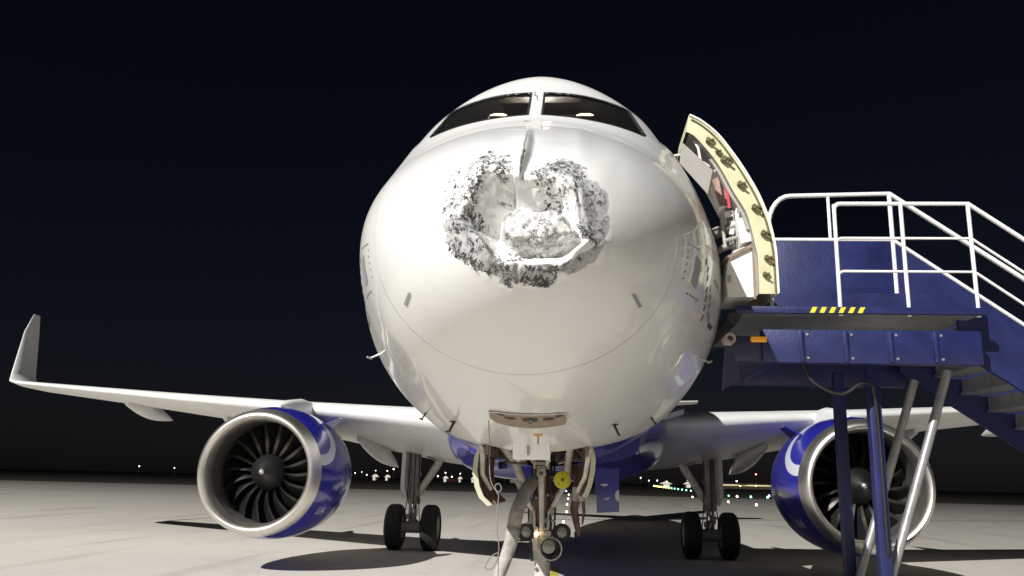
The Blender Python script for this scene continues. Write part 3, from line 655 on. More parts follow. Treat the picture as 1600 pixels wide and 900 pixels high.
def engine(s):
    e = empty('engine', (s*EX, EY, EZ), jet); e['label'] = 'blue engine with silver inlet ring and black fan' ; o = (s*EX, EY, EZ)
    mb = MB(); mb.lathe(OUT+[(3.4, .94), (3.0, 1.0), (2.2, 1.02)], o, n=96); mb.build('nacelle', M['nacelle'], e)
    mb = MB(); lp = [(.302, 1.207), (.20, 1.188), (.10, 1.158), (.04, 1.125), (.008, 1.095), (0, 1.07), (.012, 1.045), (.05, 1.015), (.12, .990), (.24, .972), (.34, .968)]
    mb.lathe(lp, o, n=96); mb.build('inlet_ring', M['alu'], e)
    mb = MB(); mb.lathe([(.34, .966), (.7, .982), (1.1, .99), (1.36, .99)], o, n=96); mb.build('inlet_liner', M['dark'], e)
    mb = MB(); mb.lathe([(.33, .004), (.345, .035), (.40, .10), (.50, .20), (.62, .29), (.76, .35), (1.3, .36)], o, n=40); mb.build('spinner', M['gloss_black'], e)
    mb = MB(); mb.lathe([(.322, .003), (.328, .022), (.345, .040), (.358, .052)], o, n=20); mb.build('spinner_tip', M['galv'], e)
    mb = MB(); mb.lathe([(1.35, .30), (1.35, 1.0)], o, n=60); mb.build('guide_vane_disc', M['black'], e)
    base = None; nb = 18
    for k in range(nb):
        if base is None:
            rows = []
            for t in np.linspace(0, 1, 14):
                r = .31+.665*t; tw = R(22+40*t); ch = .26+.16*math.sin(math.pi*min(1, t*.9+.1)); sw = -.10*t**1.6+.13*math.sin(math.pi*t)*.6
                ty = -.05*math.sin(math.pi*t)+.05*t; row = []
                for c_ in np.linspace(0, 1, 8):
                    a = (c_-.5)*ch; tang = a*math.sin(tw)+sw+.03*math.sin(math.pi*c_); ax = a*math.cos(tw)+ty+.86; th = tang/r
                    row.append((r*math.sin(th), ax, r*math.cos(th)))
                rows.append(row)
            mb = MB(); mb.grid([r[1:] for r in rows], 0); mb.grid([r[:2] for r in rows], 1)
            me_ = mb.build('fan_blade', [M['fan'], M['fanedge']], None, fix=False); base = me_.data; bpy.data.objects.remove(me_)
        b = bpy.data.objects.new('fan_blade', base); b.matrix_basis = Matrix.Translation(o) @ Matrix.Rotation(2*math.pi*k/nb, 4, 'Y')
        link(b, e)
    mb = MB(); mb.lathe([(2.6, .80), (3.2, .74), (3.9, .55), (4.0, .50)], o, n=48); mb.lathe([(3.6, .40), (4.3, .22), (4.7, .03)], o, n=32); mb.build('exhaust_core', M['steel'], e)
    # pylon
    rw = []
    for y, zt, zb, hw in ((EY+1.05, EZ+1.34, EZ+1.20, .05), (EY+1.6, EZ+1.50, EZ+1.1, .16), (EY+2.4, EZ+1.60, EZ+1.0, .22), (EY+3.2, EZ+1.58, EZ+.8, .23), (EY+4.4, EZ+1.4, EZ+.7, .2), (EY+5.8, EZ+1.1, EZ+.9, .06)):
        rw.append([(s*EX+hw*math.cos(a)*(.9 if abs(math.cos(a)) > .7 else 1), y, (zt+zb)/2+(zt-zb)/2*math.sin(a)) for a in np.linspace(0, 2*math.pi, 20, endpoint=False)])
    mb = MB(); mb.grid(rw, closed=True); mb.add(rw[0], [tuple(range(20))]); mb.build('pylon', M['wingwhite'], e)
    # strakes
    for sg in ((-s,) if True else ()):
        a = R(47); r0 = 1.27; mb = MB(); dirv = Vector((sg*math.cos(a), 0, math.sin(a))); o_ = Vector(o)
        pts = [o_+dirv*(nac_r(1.0)-.02)+Vector((0, 1.0, 0)), o_+dirv*(nac_r(2.0)-.03)+Vector((0, 2.0, 0)), o_+dirv*(nac_r(2.0)+.30)+Vector((0, 2.05, 0)), o_+dirv*(nac_r(1.6)+.26)+Vector((0, 1.62, 0))]
        nrm = Vector((-dirv.z, 0, dirv.x))*.025; mb.prism(pts, nrm); mb.build('nacelle_strake', M['blue'], e)
    # cowl number
    v, f = text_mesh('104', .27); mb = MB(); sg = -s
    pts = []
    for (a_, b_, _) in v:
        t = .78+(-b_)*-.0+.0; ang = R(-38)+b_/1.28; y_ = .86+a_*1.05*(1 if sg > 0 else -1)
        rr = nac_r(y_)+.004; pts.append((s*EX+sg*rr*math.cos(ang), EY+y_, EZ+rr*math.sin(ang)))
    mb.add(pts, f); mb.build('cowl_number', M['stairwhite'], e, fix=False)
    mb = MB(); mb.lathe([(1.95, nac_r(1.95)+.002), (1.962, nac_r(1.962)+.002)], o, n=96); mb.build('cowl_joint', M['gasket'], e, fix=False)
    return e
for s in (-1, 1): engine(s)['label'] = 'blue engine with silver inlet ring under the lit wing' if s < 0 else 'blue engine on the shaded side behind the stairs'

# ---- tail
def slab_wing(secs, name, m):
    rw = [[(x+(yt*th*ch if vert else 0), le+xs*ch, z+(0 if vert else yt*th*ch)) for xs, cm, yt in AF] for (x, le, ch, z, th, vert) in secs]
    mb = MB(); mb.grid(rw); mb.add(rw[-1], [tuple(range(len(AF)))]); mb.build(name, m, jet, angle=60)
slab_wing([(0, 29.3, 6.2, ZC+1.85, .1, 1), (0, 31.6, 4.6, ZC+4, .1, 1), (0, 34.6, 2.4, ZC+7.7, .09, 1)], 'tail_fin', M['blue'])
for s in (-1, 1): slab_wing([(s*.4, 32.2, 4.0, ZC+1.0, .1, 0), (s*6.2, 35.9, 1.5, ZC+1.6, .09, 0)], 'tailplane', M['wingwhite'])

# ---- main landing gear
def wheel(parent, cx, cy, cz, r, w, name='wheel'):
    o = (cx-w/2, cy, cz); e = empty(name, (cx, cy, cz), parent)
    prof = [(0.03*w, r*.52), (.0, r*.62), (.0, r*.74), (.06*w, r*.88), (.16*w, r*.965), (.28*w, r*.995), (.31*w, r*.998), (.32*w, r*.978), (.345*w, r*.978), (.355*w, r), (.49*w, r), (.495*w, r*.978),
            (.505*w, r*.978), (.51*w, r), (.645*w, r), (.655*w, r*.978), (.68*w, r*.978), (.69*w, r*.998), (.72*w, r*.995), (.84*w, r*.965), (.94*w, r*.88), (w, r*.74), (w, r*.62), (.97*w, r*.52)]
    mb = MB(); mb.lathe(prof, o, (1, 0, 0), 56); mb.build('tyre', M['rubber'], e, angle=25)
    mb = MB(); mb.lathe([(.06*w, r*.53), (.10*w, r*.50), (.13*w, r*.40), (.22*w, r*.36), (.20*w, r*.18), (.12*w, r*.14), (.12*w, .002)], o, (1, 0, 0), 36)
    mb.lathe([(.94*w, r*.53), (.90*w, r*.50), (.87*w, r*.40), (.78*w, r*.36), (.80*w, r*.18), (.88*w, r*.14), (.88*w, .002)], o, (1, 0, 0), 36); mb.build('rim', M['gearwhite'], e)
def main_gear(s):
    gx, gy = s*3.795, 17.71; g = empty('main_gear', (gx, gy, 0), jet); g['label'] = 'main landing gear leg under the lit wing' if s < 0 else 'main landing gear leg in the fuselage shadow'
    for dx in (-.465, .465): wheel(g, gx+dx, gy, .572, .572, .43)
    c = MB(); c.tube([(gx-.5, gy, .572), (gx+.5, gy, .572)], .075, 16); c.tube([(gx-.28, gy, .572), (gx+.28, gy, .572)], .15, 20); c.box((gx, gy, .62), (.22, .26, .3), bev=.04); c.build('axle', M['steel'], g)
    c = MB(); c.tube([(gx, gy, .7), (gx, gy, 1.32)], .085, 20); c.build('piston', M['chrome'], g)
    c = MB(); c.tube([(gx, gy, 1.18), (gx, gy, 1.24), (gx, gy, 2.2), (gx-s*.02, gy+.02, 3.05)], [.15, .135, .135, .16], 20); c.tube([(gx, gy, 1.16), (gx, gy, 1.30)], .165, 20); c.tube([(gx, gy, 1.86), (gx, gy, 1.96)], .16, 20); c.build('leg', M['steel'], g)
    c = MB()
    for sg in (-1, 1): c.tube([(gx+sg*.07, gy-.14, 1.24), (gx+sg*.03, gy-.36, .98), (gx+sg*.07, gy-.14, .72)], [.035, .03, .035], 8)
    c.tube([(gx-.06, gy-.36, .98), (gx+.06, gy-.36, .98)], .03, 8); c.build('torque_link', M['steel'], g)
    c = MB(); c.tube([(gx-s*.08, gy-.03, 1.38), (gx-s*.62, gy-.02, 2.22)], [.085, .10], 14); c.tube([(gx-s*.62, gy-.02, 2.22), (gx-s*1.05, gy+.02, 2.72)], [.075, .06], 14)
    c.box((gx-s*.62, gy-.02, 2.22), (.14, .18, .14), rotY(s*R(35)), bev=.02); c.build('side_brace', M['gearwhite'], g)
    c = MB(); c.tube([(gx-s*.02, gy-.12, 2.58), (gx-s*.38, gy-.1, 2.34), (gx-s*.60, gy-.06, 2.26)], .03, 8); c.tube([(gx-s*.45, gy-.1, 2.32), (gx-s*.75, gy-.02, 2.60)], .028, 8); c.split('lock_link', M['steel'], g)
    c = MB()
    for i, (dx, dy) in enumerate(((-.13, -.1), (.12, -.12), (.02, -.16))): c.tube([(gx+dx, gy+dy, 2.7), (gx+dx*1.1, gy+dy*1.15, 1.9), (gx+dx*1.2, gy+dy*1.3, 1.3), (gx+dx*1.5, gy+dy*1.6, .95), (gx+dx*1.6, gy+dy, .7)], .014, 6)
    c.split('brake_hose', M['black'], g)
    c = MB(); P = [(gx+s*.20, gy-.32, 2.92), (gx+s*.20, gy+.42, 2.92), (gx+s*.22, gy+.45, 1.55), (gx+s*.16, gy+.2, 1.30), (gx+s*.16, gy-.1, 1.30), (gx+s*.22, gy-.30, 1.55)]
    c.prism(P, (s*.10, 0, 0)); c.build('leg_door', M['wingwhite'], g)
    c = MB(); c.tube([(gx, gy-.15, 1.55), (gx, gy-.22, 1.45)], .03, 8); c.box((gx+.1, gy-.15, .95), (.06, .05, .2), bev=.01); c.box((gx-.12, gy-.1, .84), (.08, .06, .14), bev=.01); c.split('gear_fitting', M['galv'], g)
for s in (-1, 1): main_gear(s)

# ---- nose landing gear
ng = empty('nose_gear', (0, 5.07, 0), jet); ng['label'] = 'nose landing gear leg with lamps and braces'
for dx in (-.25, .25): wheel(ng, dx, 5.07, .38, .38, .22)
gy = 5.07
c = MB(); c.tube([(-.38, gy, .38), (.38, gy, .38)], .05, 14); c.box((0, gy, .42), (.16, .18, .2), bev=.03); c.build('axle', M['steel'], ng)
c = MB(); c.tube([(.012, gy, .45), (.012, gy-.02, 1.10)], .088, 24); c.build('piston', M['gearwhite'], ng)
c = MB(); c.tube([(.005, gy-.02, 1.30), (0, gy-.06, 2.25)], [.105, .115], 24); c.build('leg', M['brown'], ng)
c = MB(); c.tube([(.012, gy-.02, 1.02), (.012, gy-.02, 1.10), (.012, gy-.02, 1.12), (.012, gy-.02, 1.31)], [.125, .125, .105, .105], 24); c.tube([(.012, gy-.02, .96), (.012, gy-.02, 1.02)], .11, 24); c.tube([(.012, gy-.02, 1.22), (.012, gy-.02, 1.27)], .118, 24)
c.box((-.06, gy-.13, 1.19), (.06, .06, .26), bev=.012); c.build('steering_collar', M['gearwhite'], ng)
c = MB(); c.tube([(.0, gy-.36, 1.90), (.004, gy-.30, 1.70), (.01, gy-.17, 1.28)], [.040, .032, .026], 14); c.tube([(.0, gy-.39, 1.89), (.0, gy-.30, 1.89)], .052, 16); c.build('drag_rod', M['gearwhite'], ng)
c = MB(); c.tube([(0, gy-.395, 1.89), (0, gy-.28, 1.89)], .022, 12); c.build('rod_pin', M['black'], ng)
c = MB(); c.box((0, gy-.34, 2.0), (.17, .05, .035), bev=.008)
for sx in (-.075, .075): c.box((sx, gy-.34, 2.06), (.03, .06, .24), bev=.006)
c.box((0, gy-.35, 1.95), (.10, .05, .05), bev=.008); c.build('rod_yoke', M['gearwhite'], ng)
for s in (-1, 1):
    c = MB(); c.tube([(s*.27, gy-.15, 1.80), (s*.16, gy-.16, 1.60), (s*.085, gy-.14, 1.46)], [.034, .030, .028], 12); c.tube([(s*.085, gy-.14, 1.46), (s*.07, gy-.15, 1.16)], [.020, .018], 10); c.build('brace_arm', M['gearwhite'], ng)
    c = MB(); lx, lz = (-.168, 1.255) if s < 0 else (.232, 1.262); dirv = Vector((s*.30, -1, .02)).normalized(); o = Vector((lx, gy-.16, lz))
    c.lathe([(-.16, .035), (-.10, .085), (-.02, .098), (.012, .098), (.012, .062), (-.01, .060)], o, dirv, 28); lam = c.build('taxi_lamp', M['black'], ng)
    c = MB(); c.lathe([(-.006, .062), (.002, .04), (.005, .002)], o, dirv, 28); c.build('lamp_lens', M['lens'], lam)
    c = MB(); c.tube([(lx-s*.02, gy-.05, lz), (s*.09, gy-.06, lz)], .022, 8); c.box((s*.11, gy-.10, lz+.02), (.03, .08, .17), bev=.008); c.build('lamp_bracket', M['gearwhite'], ng)
o = Vector((.098, gy-.26, 1.105)); c = MB(); c.lathe([(-.16, .05), (-.08, .088), (.0, .098), (.01, .092), (.005, .076)], o, (.03, -1, .04), 28); lam = c.build('takeoff_lamp', M['black'], ng)
c = MB(); c.lathe([(.004, .074), (.014, .045), (.018, .002)], o+Vector((-.012, 0, .012)), (.03, -1, .04), 28); c.build('lamp_lens', M['lens'], lam)
c = MB(); c.lathe([(-.10, .104), (-.03, .112), (-.03, .125), (-.14, .115)], o+Vector((.015, 0, -.012)), (.03, -1, .04), 28); c.box((.08, gy-.17, 1.23), (.06, .06, .10), bev=.01); c.build('lamp_cradle', M['gearwhite'], lam)
c = MB(); c.lathe([(-.02, .016), (0, .016), (.008, .010), (.01, .001)], (-.045, gy-.19, 1.243), (0, -1, 0), 14); c.build('indicator_lamp', M['gearlamp'], ng)
c = MB()
for k, (x0, x1) in enumerate(((-.10, -.13), (.10, .14), (-.05, -.11), (.13, .10), (.06, .09))):
    c.tube([(x0, gy-.12, 2.1), (x0*1.15, gy-.15, 1.75), (x1*1.1, gy-.16, 1.5), (x1, gy-.14, 1.2), (x1*.8, gy-.12, .95)], .010+.003*(k % 2), 6)
c.tube([(-.30, gy-.14, 1.185), (-.22, gy-.2, 1.165), (-.12, gy-.17, 1.175), (-.09, gy-.12, 1.21)], .010, 6); c.split('hydraulic_line', M['black'], ng)
c = MB()
for x, z, w, h in ((-.115, 1.42, .03, .12), (.12, 1.48, .03, .1), (-.13, 1.36, .05, .03), (.135, 1.385, .05, .025), (.05, 1.39, .05, .06), (-.055, 1.63, .035, .03), (-.09, .93, .04, .02), (.07, 1.66, .03, .03)): c.box((x, gy-.16, z), (w, .05, h), bev=.006)
c.split('gear_fitting', M['steel'], ng)
c = MB()
for z in (1.05, 1.16): c.box((.012, gy-.135, z), (.05, .04, .03), bev=.006)
c.box((.03, gy-.10, .985), (.03, .03, .04)); c.split('collar_bolt', M['galv'], ng)
# forward leg door (white tray) and placard
c = MB(); c.box((-.028, 3.02, 2.085), (.345, .045, .185), rotX(R(12)), bev=.035); tr = c.build('leg_tray_door', M['white'], ng)
c = MB(); c.box((-.055, 2.988, 2.075), (.024, .006, .085), rotX(R(12))); c.build('placard', M['plinth'], tr)
c = MB()
for sx in (-.17, .12): c.tube([(sx, 3.33, 2.0), (sx*.6, 4.3, 2.05), (sx*.5, 4.9, 2.0)], .02, 8)
c.tube([(.15, 3.33, 2.14), (.10, 3.36, 1.95)], .012, 6); c.split('tray_stay', M['gearwhite'], tr)
# bay interior
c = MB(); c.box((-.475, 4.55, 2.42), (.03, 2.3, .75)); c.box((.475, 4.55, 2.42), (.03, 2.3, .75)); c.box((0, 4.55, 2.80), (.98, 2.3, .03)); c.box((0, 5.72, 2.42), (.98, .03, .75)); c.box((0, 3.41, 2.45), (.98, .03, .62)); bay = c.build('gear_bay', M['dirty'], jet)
c = MB()
for y in np.arange(3.7, 5.6, .3):
    for sx in (-.45, .45): c.box((sx, y, 2.4), (.03, .04, .7))
c.split('bay_rib', M['brown'], bay)
c = MB(); c.tube([(-.35, 3.8, 2.15), (-.28, 4.6, 2.0), (-.22, 5.0, 1.8)], .045, 10); c.tube([(.32, 3.8, 2.15), (.30, 4.5, 2.05), (.27, 5.0, 1.82)], .04, 10); c.tube([(-.42, 4.2, 2.2), (-.30, 4.3, 2.05), (-.1, 4.35, 2.1)], .022, 8); c.box((-.22, 4.6, 2.05), (.12, .2, .14), bev=.02); c.split('retraction_actuator', M['gearwhite'], bay)
c = MB(); c.box((-.30, 4.7, 1.80), (.075, .02, .032)); c.box((-.262, 4.7, 1.782), (.025, .02, .02)); c.build('equipment_tag', M['lining'], bay)
rb = random.Random(11)
for k in range(16):
    sx = rb.choice((-1, 1)); x = sx*rb.uniform(.17, .42); y = rb.uniform(4.0, 5.6); z = rb.uniform(1.98, 2.35)
    c = MB(); c.tube([(x, y, z+.3), (x+rb.uniform(-.05, .05), y+rb.uniform(-.1, .1), z), (x+rb.uniform(-.08, .08), y+rb.uniform(-.3, .1), z-rb.uniform(.05, .22)), (x*.5, y+rb.uniform(-.1, .2), z-rb.uniform(.1, .25))], rb.choice((.010, .014, .022)), 7)
    c.build('bay_pipe', M[rb.choice(('steel', 'brown', 'black', 'gearwhite', 'dirty'))], bay)
for k in range(7):
    sx = rb.choice((-1, 1)); c = MB(); c.box((sx*rb.uniform(.24, .42), rb.uniform(4.2, 5.5), rb.uniform(1.92, 2.2)), (rb.uniform(.05, .14), rb.uniform(.08, .2), rb.uniform(.06, .16)), rotY(rb.uniform(-.4, .4)), bev=.01); c.build('bay_unit', M[rb.choice(('steel', 'brown', 'dirty', 'stairblue'))], bay)
# gear doors
def gear_door(s):
    prof = [(.56, 2.13), (.605, 2.02), (.615, 1.88), (.59, 1.74), (.545, 1.64), (.46, 1.565)] if s < 0 else [(.54, 2.13), (.565, 2.02), (.555, 1.90), (.53, 1.78), (.50, 1.70), (.475, 1.66)]
    inn = [(x-.045, z+.015) for x, z in prof]; y0, y1 = 3.5, 5.0
    outl = [(s*x, y0, z) for x, z in prof]+[(s*x, y0, z) for x, z in inn[::-1]]
    c = MB(); n = len(prof)
    c.grid([[(s*x, y0, z) for x, z in prof], [(s*x, y1, z) for x, z in prof]]); d_ = c.build('nose_gear_door', M['body'], jet)
    c = MB(); c.add(outl, [(i, i+1, 2*n-2-i, 2*n-1-i) for i in range(n-1)]); c.grid([[(s*prof[-1][0], y0, prof[-1][1]), (s*inn[-1][0], y0, inn[-1][1])], [(s*prof[-1][0], y1, prof[-1][1]), (s*inn[-1][0], y1, inn[-1][1])]]); c.build('door_edge', M['doorprimer'], d_)
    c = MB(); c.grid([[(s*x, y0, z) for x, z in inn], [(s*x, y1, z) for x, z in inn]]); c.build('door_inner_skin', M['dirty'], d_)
    c = MB()
    for y in (3.7, 4.0, 4.3, 4.6, 4.9): c.tube([(s*(x-.012), y, z) for x, z in inn], .02, 6)
    c.tube([(s*(inn[1][0]), 3.62, 2.0), (s*.40, 3.75, 2.12), (s*.36, 4.0, 2.2)], .022, 8); c.split('door_rib', M['brown'], d_)
    c = MB(); c.tube([(s*(prof[0][0]-.03), 3.52, 2.12), (s*(prof[2][0]-.09), 3.56, 1.86), (s*(prof[2][0]-.16), 3.7, 1.72)], [.03, .024, .02], 8); c.build('door_link', M['gearwhite'], d_)
for s in (-1, 1): gear_door(s)
# hanging rear door link on the right of the leg
c = MB(); c.tube([(.42, 5.25, 2.0), (.40, 5.22, 1.69), (.36, 5.2, 1.50), (.40, 5.18, 1.30), (.425, 5.17, 1.21)], [.05, .06, .05, .035, .012], 10); c.tube([(.46, 5.2, 1.62), (.475, 5.2, 1.48), (.455, 5.18, 1.34)], [.022, .018, .01], 8); c.split('rear_door_link', M['brown'], ng)
c = MB(); c.tube([(.40, 5.1, 1.75), (.45, 5.08, 1.6)], .035, 8); c.tube([(.37, 5.1, 1.75), (.37, 5.08, 1.6)], .03, 8); c.split('link_bracket', M['gearwhite'], ng)
# blue hatch hanging under the belly
bh = MB(); bh.prism([(.645, 7.0, 2.0), (.965, 7.0, 2.0), (.965, 7.0, 1.43), (.665, 7.0, 1.41), (.66, 7.0, 1.62), (.645, 7.0, 1.72)], (0, .03, 0)); hatch = bh.build('belly_hatch', M['blue'], jet); hatch['label'] = 'blue hatch panel hanging under the belly with pale round marks'
c = MB(); c.add([(.965+.055*math.cos(a), 6.996, 1.64+.075*math.sin(a)) for a in np.linspace(math.pi/2, 3*math.pi/2, 14)], [tuple(range(14))])
c.add([(.77+.05*math.cos(a), 6.996, 1.79+.028*math.sin(a)) for a in np.linspace(math.pi, 2*math.pi, 12)], [tuple(range(12))])
for x, z, w in ((.80, 1.60, .07), (.79, 1.585, .05), (.82, 1.61, .03)): c.add([(x-w/2, 6.996, z-.004), (x+w/2, 6.996, z-.004), (x+w/2, 6.996, z+.004), (x-w/2, 6.996, z+.004)], [(0, 1, 2, 3)])
c.split('round_mark', M['stairwhite'], hatch, fix=False, smooth=False)
bh = MB(); bh.prism([(-.42, 7.0, 2.0), (-.10, 7.0, 2.0), (-.10, 7.0, 1.455), (-.40, 7.0, 1.445)], (0, .03, 0)); bh.build('belly_hatch', M['blue'], jet)

# ---- open passenger door
OC = [(1.50, 5.475), (1.595, 5.424), (1.764, 5.276), (1.909, 5.075), (2.058, 4.823), (2.180, 4.561), (2.258, 4.30), (2.30, 4.0), (2.305, 3.62)]
IC = [(1.47, 5.30), (1.53, 5.27), (1.62, 5.173), (1.785, 4.939), (1.92, 4.66), (2.045, 4.415), (2.10, 4.159), (2.13, 3.95), (2.13, 3.62)]
def dens(c_, k=6):
    c_ = np.array(c_); t = np.arange(len(c_)); tq = np.linspace(0, len(c_)-1, (len(c_)-1)*k+1); return np.stack([pchip(t.astype(float), c_[:, i], tq) for i in (0, 1)], -1)
def pchip_fix(c_): return c_
OCd, ICd = dens(OC), dens(IC); y0, y1 = 3.35, 4.16; n = len(OCd)
c = MB(); c.grid([[(x, y, z) for x, z in OCd] for y in (y0-.02, y1+.02)]); c.grid([[(x+.014, y, z+.010) for x, z in OCd] for y in (y0-.02, y1+.02)])
c.grid([[(x, y0-.02, z) for x, z in OCd], [(x+.014, y0-.02, z+.010) for x, z in OCd]]); pd = c.build('passenger_door', M['white'], jet); pd['label'] = 'open cabin door with yellow green edge'
c = MB(); c.add([(x, y0, z) for x, z in OCd]+[(x, y0, z) for x, z in ICd], [(i, i+1, n+i+1, n+i) for i in range(n-1)])
c.add([(x, y1, z) for x, z in OCd]+[(x, y1, z) for x, z in ICd], [(i, i+1, n+i+1, n+i) for i in range(n-1)])
c.add([(OCd[0][0], y0, OCd[0][1]), (ICd[0][0], y0, ICd[0][1]), (ICd[0][0], y1, ICd[0][1]), (OCd[0][0], y1, OCd[0][1])], [(0, 1, 2, 3)]); c.build('door_edge', M['primer'], pd)
c = MB(); c.tube([(x*.96+ix*.04-.012, y0-.004, z*.96+iz*.04-.02) for (x, z), (ix, iz) in zip(OCd[2:], ICd[2:])], .011, 6); c.build('door_seal', M['olive'], pd)
c = MB(); c.grid([[(x-.003, y, z) for x, z in ICd[3:]] for y in (y0+.004, y1)]); c.build('door_inner_face', M['grey'], pd)
rnd = random.Random(3)
for (x, z, sc_) in ((1.691, 5.186, 1), (1.775, 5.07, .7), (1.84, 4.985, 1.25), (1.985, 4.722, 1), (2.118, 4.480, 1.05), (2.195, 4.215, 1), (2.215, 3.965, .9), (2.19, 3.80, .8)):
    c = MB(); c.box((x, y0-.025, z), (.055*sc_, .05, .05*sc_), rotY(R(40)), bev=.01); c.box((x+.03*sc_, y0-.02, z+.012), (.05*sc_, .035, .028*sc_), rotY(R(-10)), bev=.006)
    c.tube([(x-.02, y0-.035, z+.01), (x+.055*sc_, y0-.04, z-.045*sc_)], .012*sc_, 8); c.lathe([(0, .022*sc_), (.03, .022*sc_), (.03, .001)], (x-.01, y0-.03, z+.01), (0, -1, 0), 12); c.build('roller_fitting', M['olive'], pd)
# inner lining pieces
c = MB()
ln = [(x-.03, z) for x, z in ICd[16:34]]; c.grid([[(x, y, z) for x, z in ln] for y in (y0+.06, y1-.05)]); c.grid([[(x, y0+.06, z) for x, z in ln], [(x+.03, y0+.06, z) for x, z in ln]]); c.build('upper_lining', M['grey'], pd)
c = MB(); c.prism([(1.86, 3.50, 3.62), (2.12, 3.50, 3.62), (2.12, 3.50, 4.13), (2.08, 3.50, 4.15), (1.93, 3.50, 4.09), (1.87, 3.50, 3.98), (1.845, 3.50, 3.80)], (0, .62, 0)); bu = c.build('slide_bustle', M['lining'], pd, angle=30)
c = MB(); c.box((1.875, 3.493, 3.80), (.035, .008, .075)); c.build('pressure_gauge', M['grey'], bu)
c = MB(); c.prism([(1.84, 3.47, 4.02), (2.10, 3.47, 4.155), (2.12, 3.47, 4.14), (2.115, 3.47, 4.125), (1.86, 3.47, 3.995)], (0, .66, 0)); c.box((2.118, 3.49, 3.87), (.02, .03, .55)); c.build('bustle_lid', M['access'], bu)
c = MB(); pts = [(1.99, 3.43, 4.60), (2.06, 3.43, 4.42), (2.115, 3.43, 4.18), (2.0, 3.47, 4.16), (1.98, 3.47, 4.3), (1.95, 3.47, 4.48)]; c.prism(pts, (0, .5, 0)); lo = c.build('lower_lining', M['lining'], pd)
c = MB(); c.prism([(1.965, 3.424, 4.54), (1.995, 3.424, 4.52), (1.985, 3.424, 4.44), (1.96, 3.424, 4.46)], (0, -.008, 0)); c.build('viewing_port', M['plinth'], lo)
c = MB(); c.prism([(1.397, 3.2, 5.133), (1.701, 3.22, 4.835), (1.645, 3.22, 4.589), (1.379, 3.2, 4.903)], (.02, .03, .0)); fl = c.build('lining_flap', M['grey'], pd)
c = MB(); c.tube([(1.40, 3.22, 5.0), (1.33, 3.3, 5.02)], .012, 6); c.tube([(1.68, 3.24, 4.8), (1.76, 3.4, 4.9)], .012, 6); c.split('flap_stay', M['lining'], fl)
c = MB()  # support arm cluster between body and door
c.tube([(1.72, 4.35, 4.45), (1.86, 3.95, 4.42), (1.98, 3.75, 4.40), (2.06, 3.7, 4.38)], [.05, .06, .055, .05], 12); c.tube([(1.74, 4.2, 4.2), (1.90, 3.85, 4.22), (2.02, 3.75, 4.25)], .035, 10)
c.tube([(2.0, 3.62, 4.62), (2.02, 3.62, 4.50)], .075, 14); c.tube([(1.93, 3.66, 4.52), (1.95, 3.68, 4.18)], .03, 8); c.tube([(2.03, 3.62, 4.5), (2.07, 3.62, 4.2)], .028, 8); c.tube([(1.88, 3.6, 4.35), (2.06, 3.58, 4.42)], .02, 8); c.tube([(1.86, 3.6, 4.22), (2.08, 3.56, 4.28)], .02, 8)
c.tube([(1.84, 3.62, 4.5), (1.87, 3.6, 4.15)], .018, 8); arm = c.build('support_arm', M['steel'], pd)
c = MB(); c.box((1.915, 3.58, 4.50), (.09, .02, .06), rotY(R(-10))); c.box((1.94, 3.6, 4.36), (.05, .02, .14), rotY(R(8))); c.tube([(1.80, 3.55, 4.52), (1.86, 3.53, 4.56), (1.90, 3.5, 4.56)], .010, 6); c.split('arm_cover', M['lining'], arm)
c = MB(); c.box((1.875, 3.44, 4.665), (.026, .012, .30), rotY(R(-7))); c.build('red_strap', M['red'], pd)
c = MB(); c.prism([(1.74, 3.5, 4.84), (1.86, 3.5, 4.90), (1.94, 3.5, 4.76), (1.90, 3.5, 4.60), (1.82, 3.5, 4.58)], (0, .05, 0)); c.build('quilted_liner', mat('dusty_pink_liner', (.33, .22, .18), .7, var=.4, vscale=18), pd)
c = MB(); c.tube([(1.70, 3.46, 4.78), (1.76, 3.46, 4.58), (1.79, 3.47, 4.52), (1.84, 3.47, 4.55)], .012, 6); c.tube([(1.62, 3.44, 5.02), (1.60, 3.44, 5.16), (1.56, 3.46, 5.25), (1.60, 3.44, 5.3)], .014, 6); c.tube([(1.64, 3.44, 5.0), (1.70, 3.44, 4.95)], .02, 6); c.split('cable_loom', M['lining'], pd)
# door frame on the body
c = MB(); zs = np.linspace(3.58, 5.46, 18); F = on_side(np.full(18, 4.39), zs, 1); c.tube([tuple(p) for p in F], .02, 8); F = on_side(np.full(18, 5.23), zs, 1); c.tube([tuple(p) for p in F], .02, 8); c.split('doorway_frame', M['primer'], fus)

def catmull_(P, t):
    i = np.clip(t.astype(int), 0, len(P)-2); f = (t-i)[:, None]; p0 = P[np.maximum(i-1, 0)]; p1 = P[i]; p2 = P[i+1]; p3 = P[np.minimum(i+2, len(P)-1)]
    return .5*((2*p1)+(-p0+p2)*f+(2*p0-5*p1+4*p2-p3)*f**2+(-p0+3*p1-3*p2+p3)*f**3)
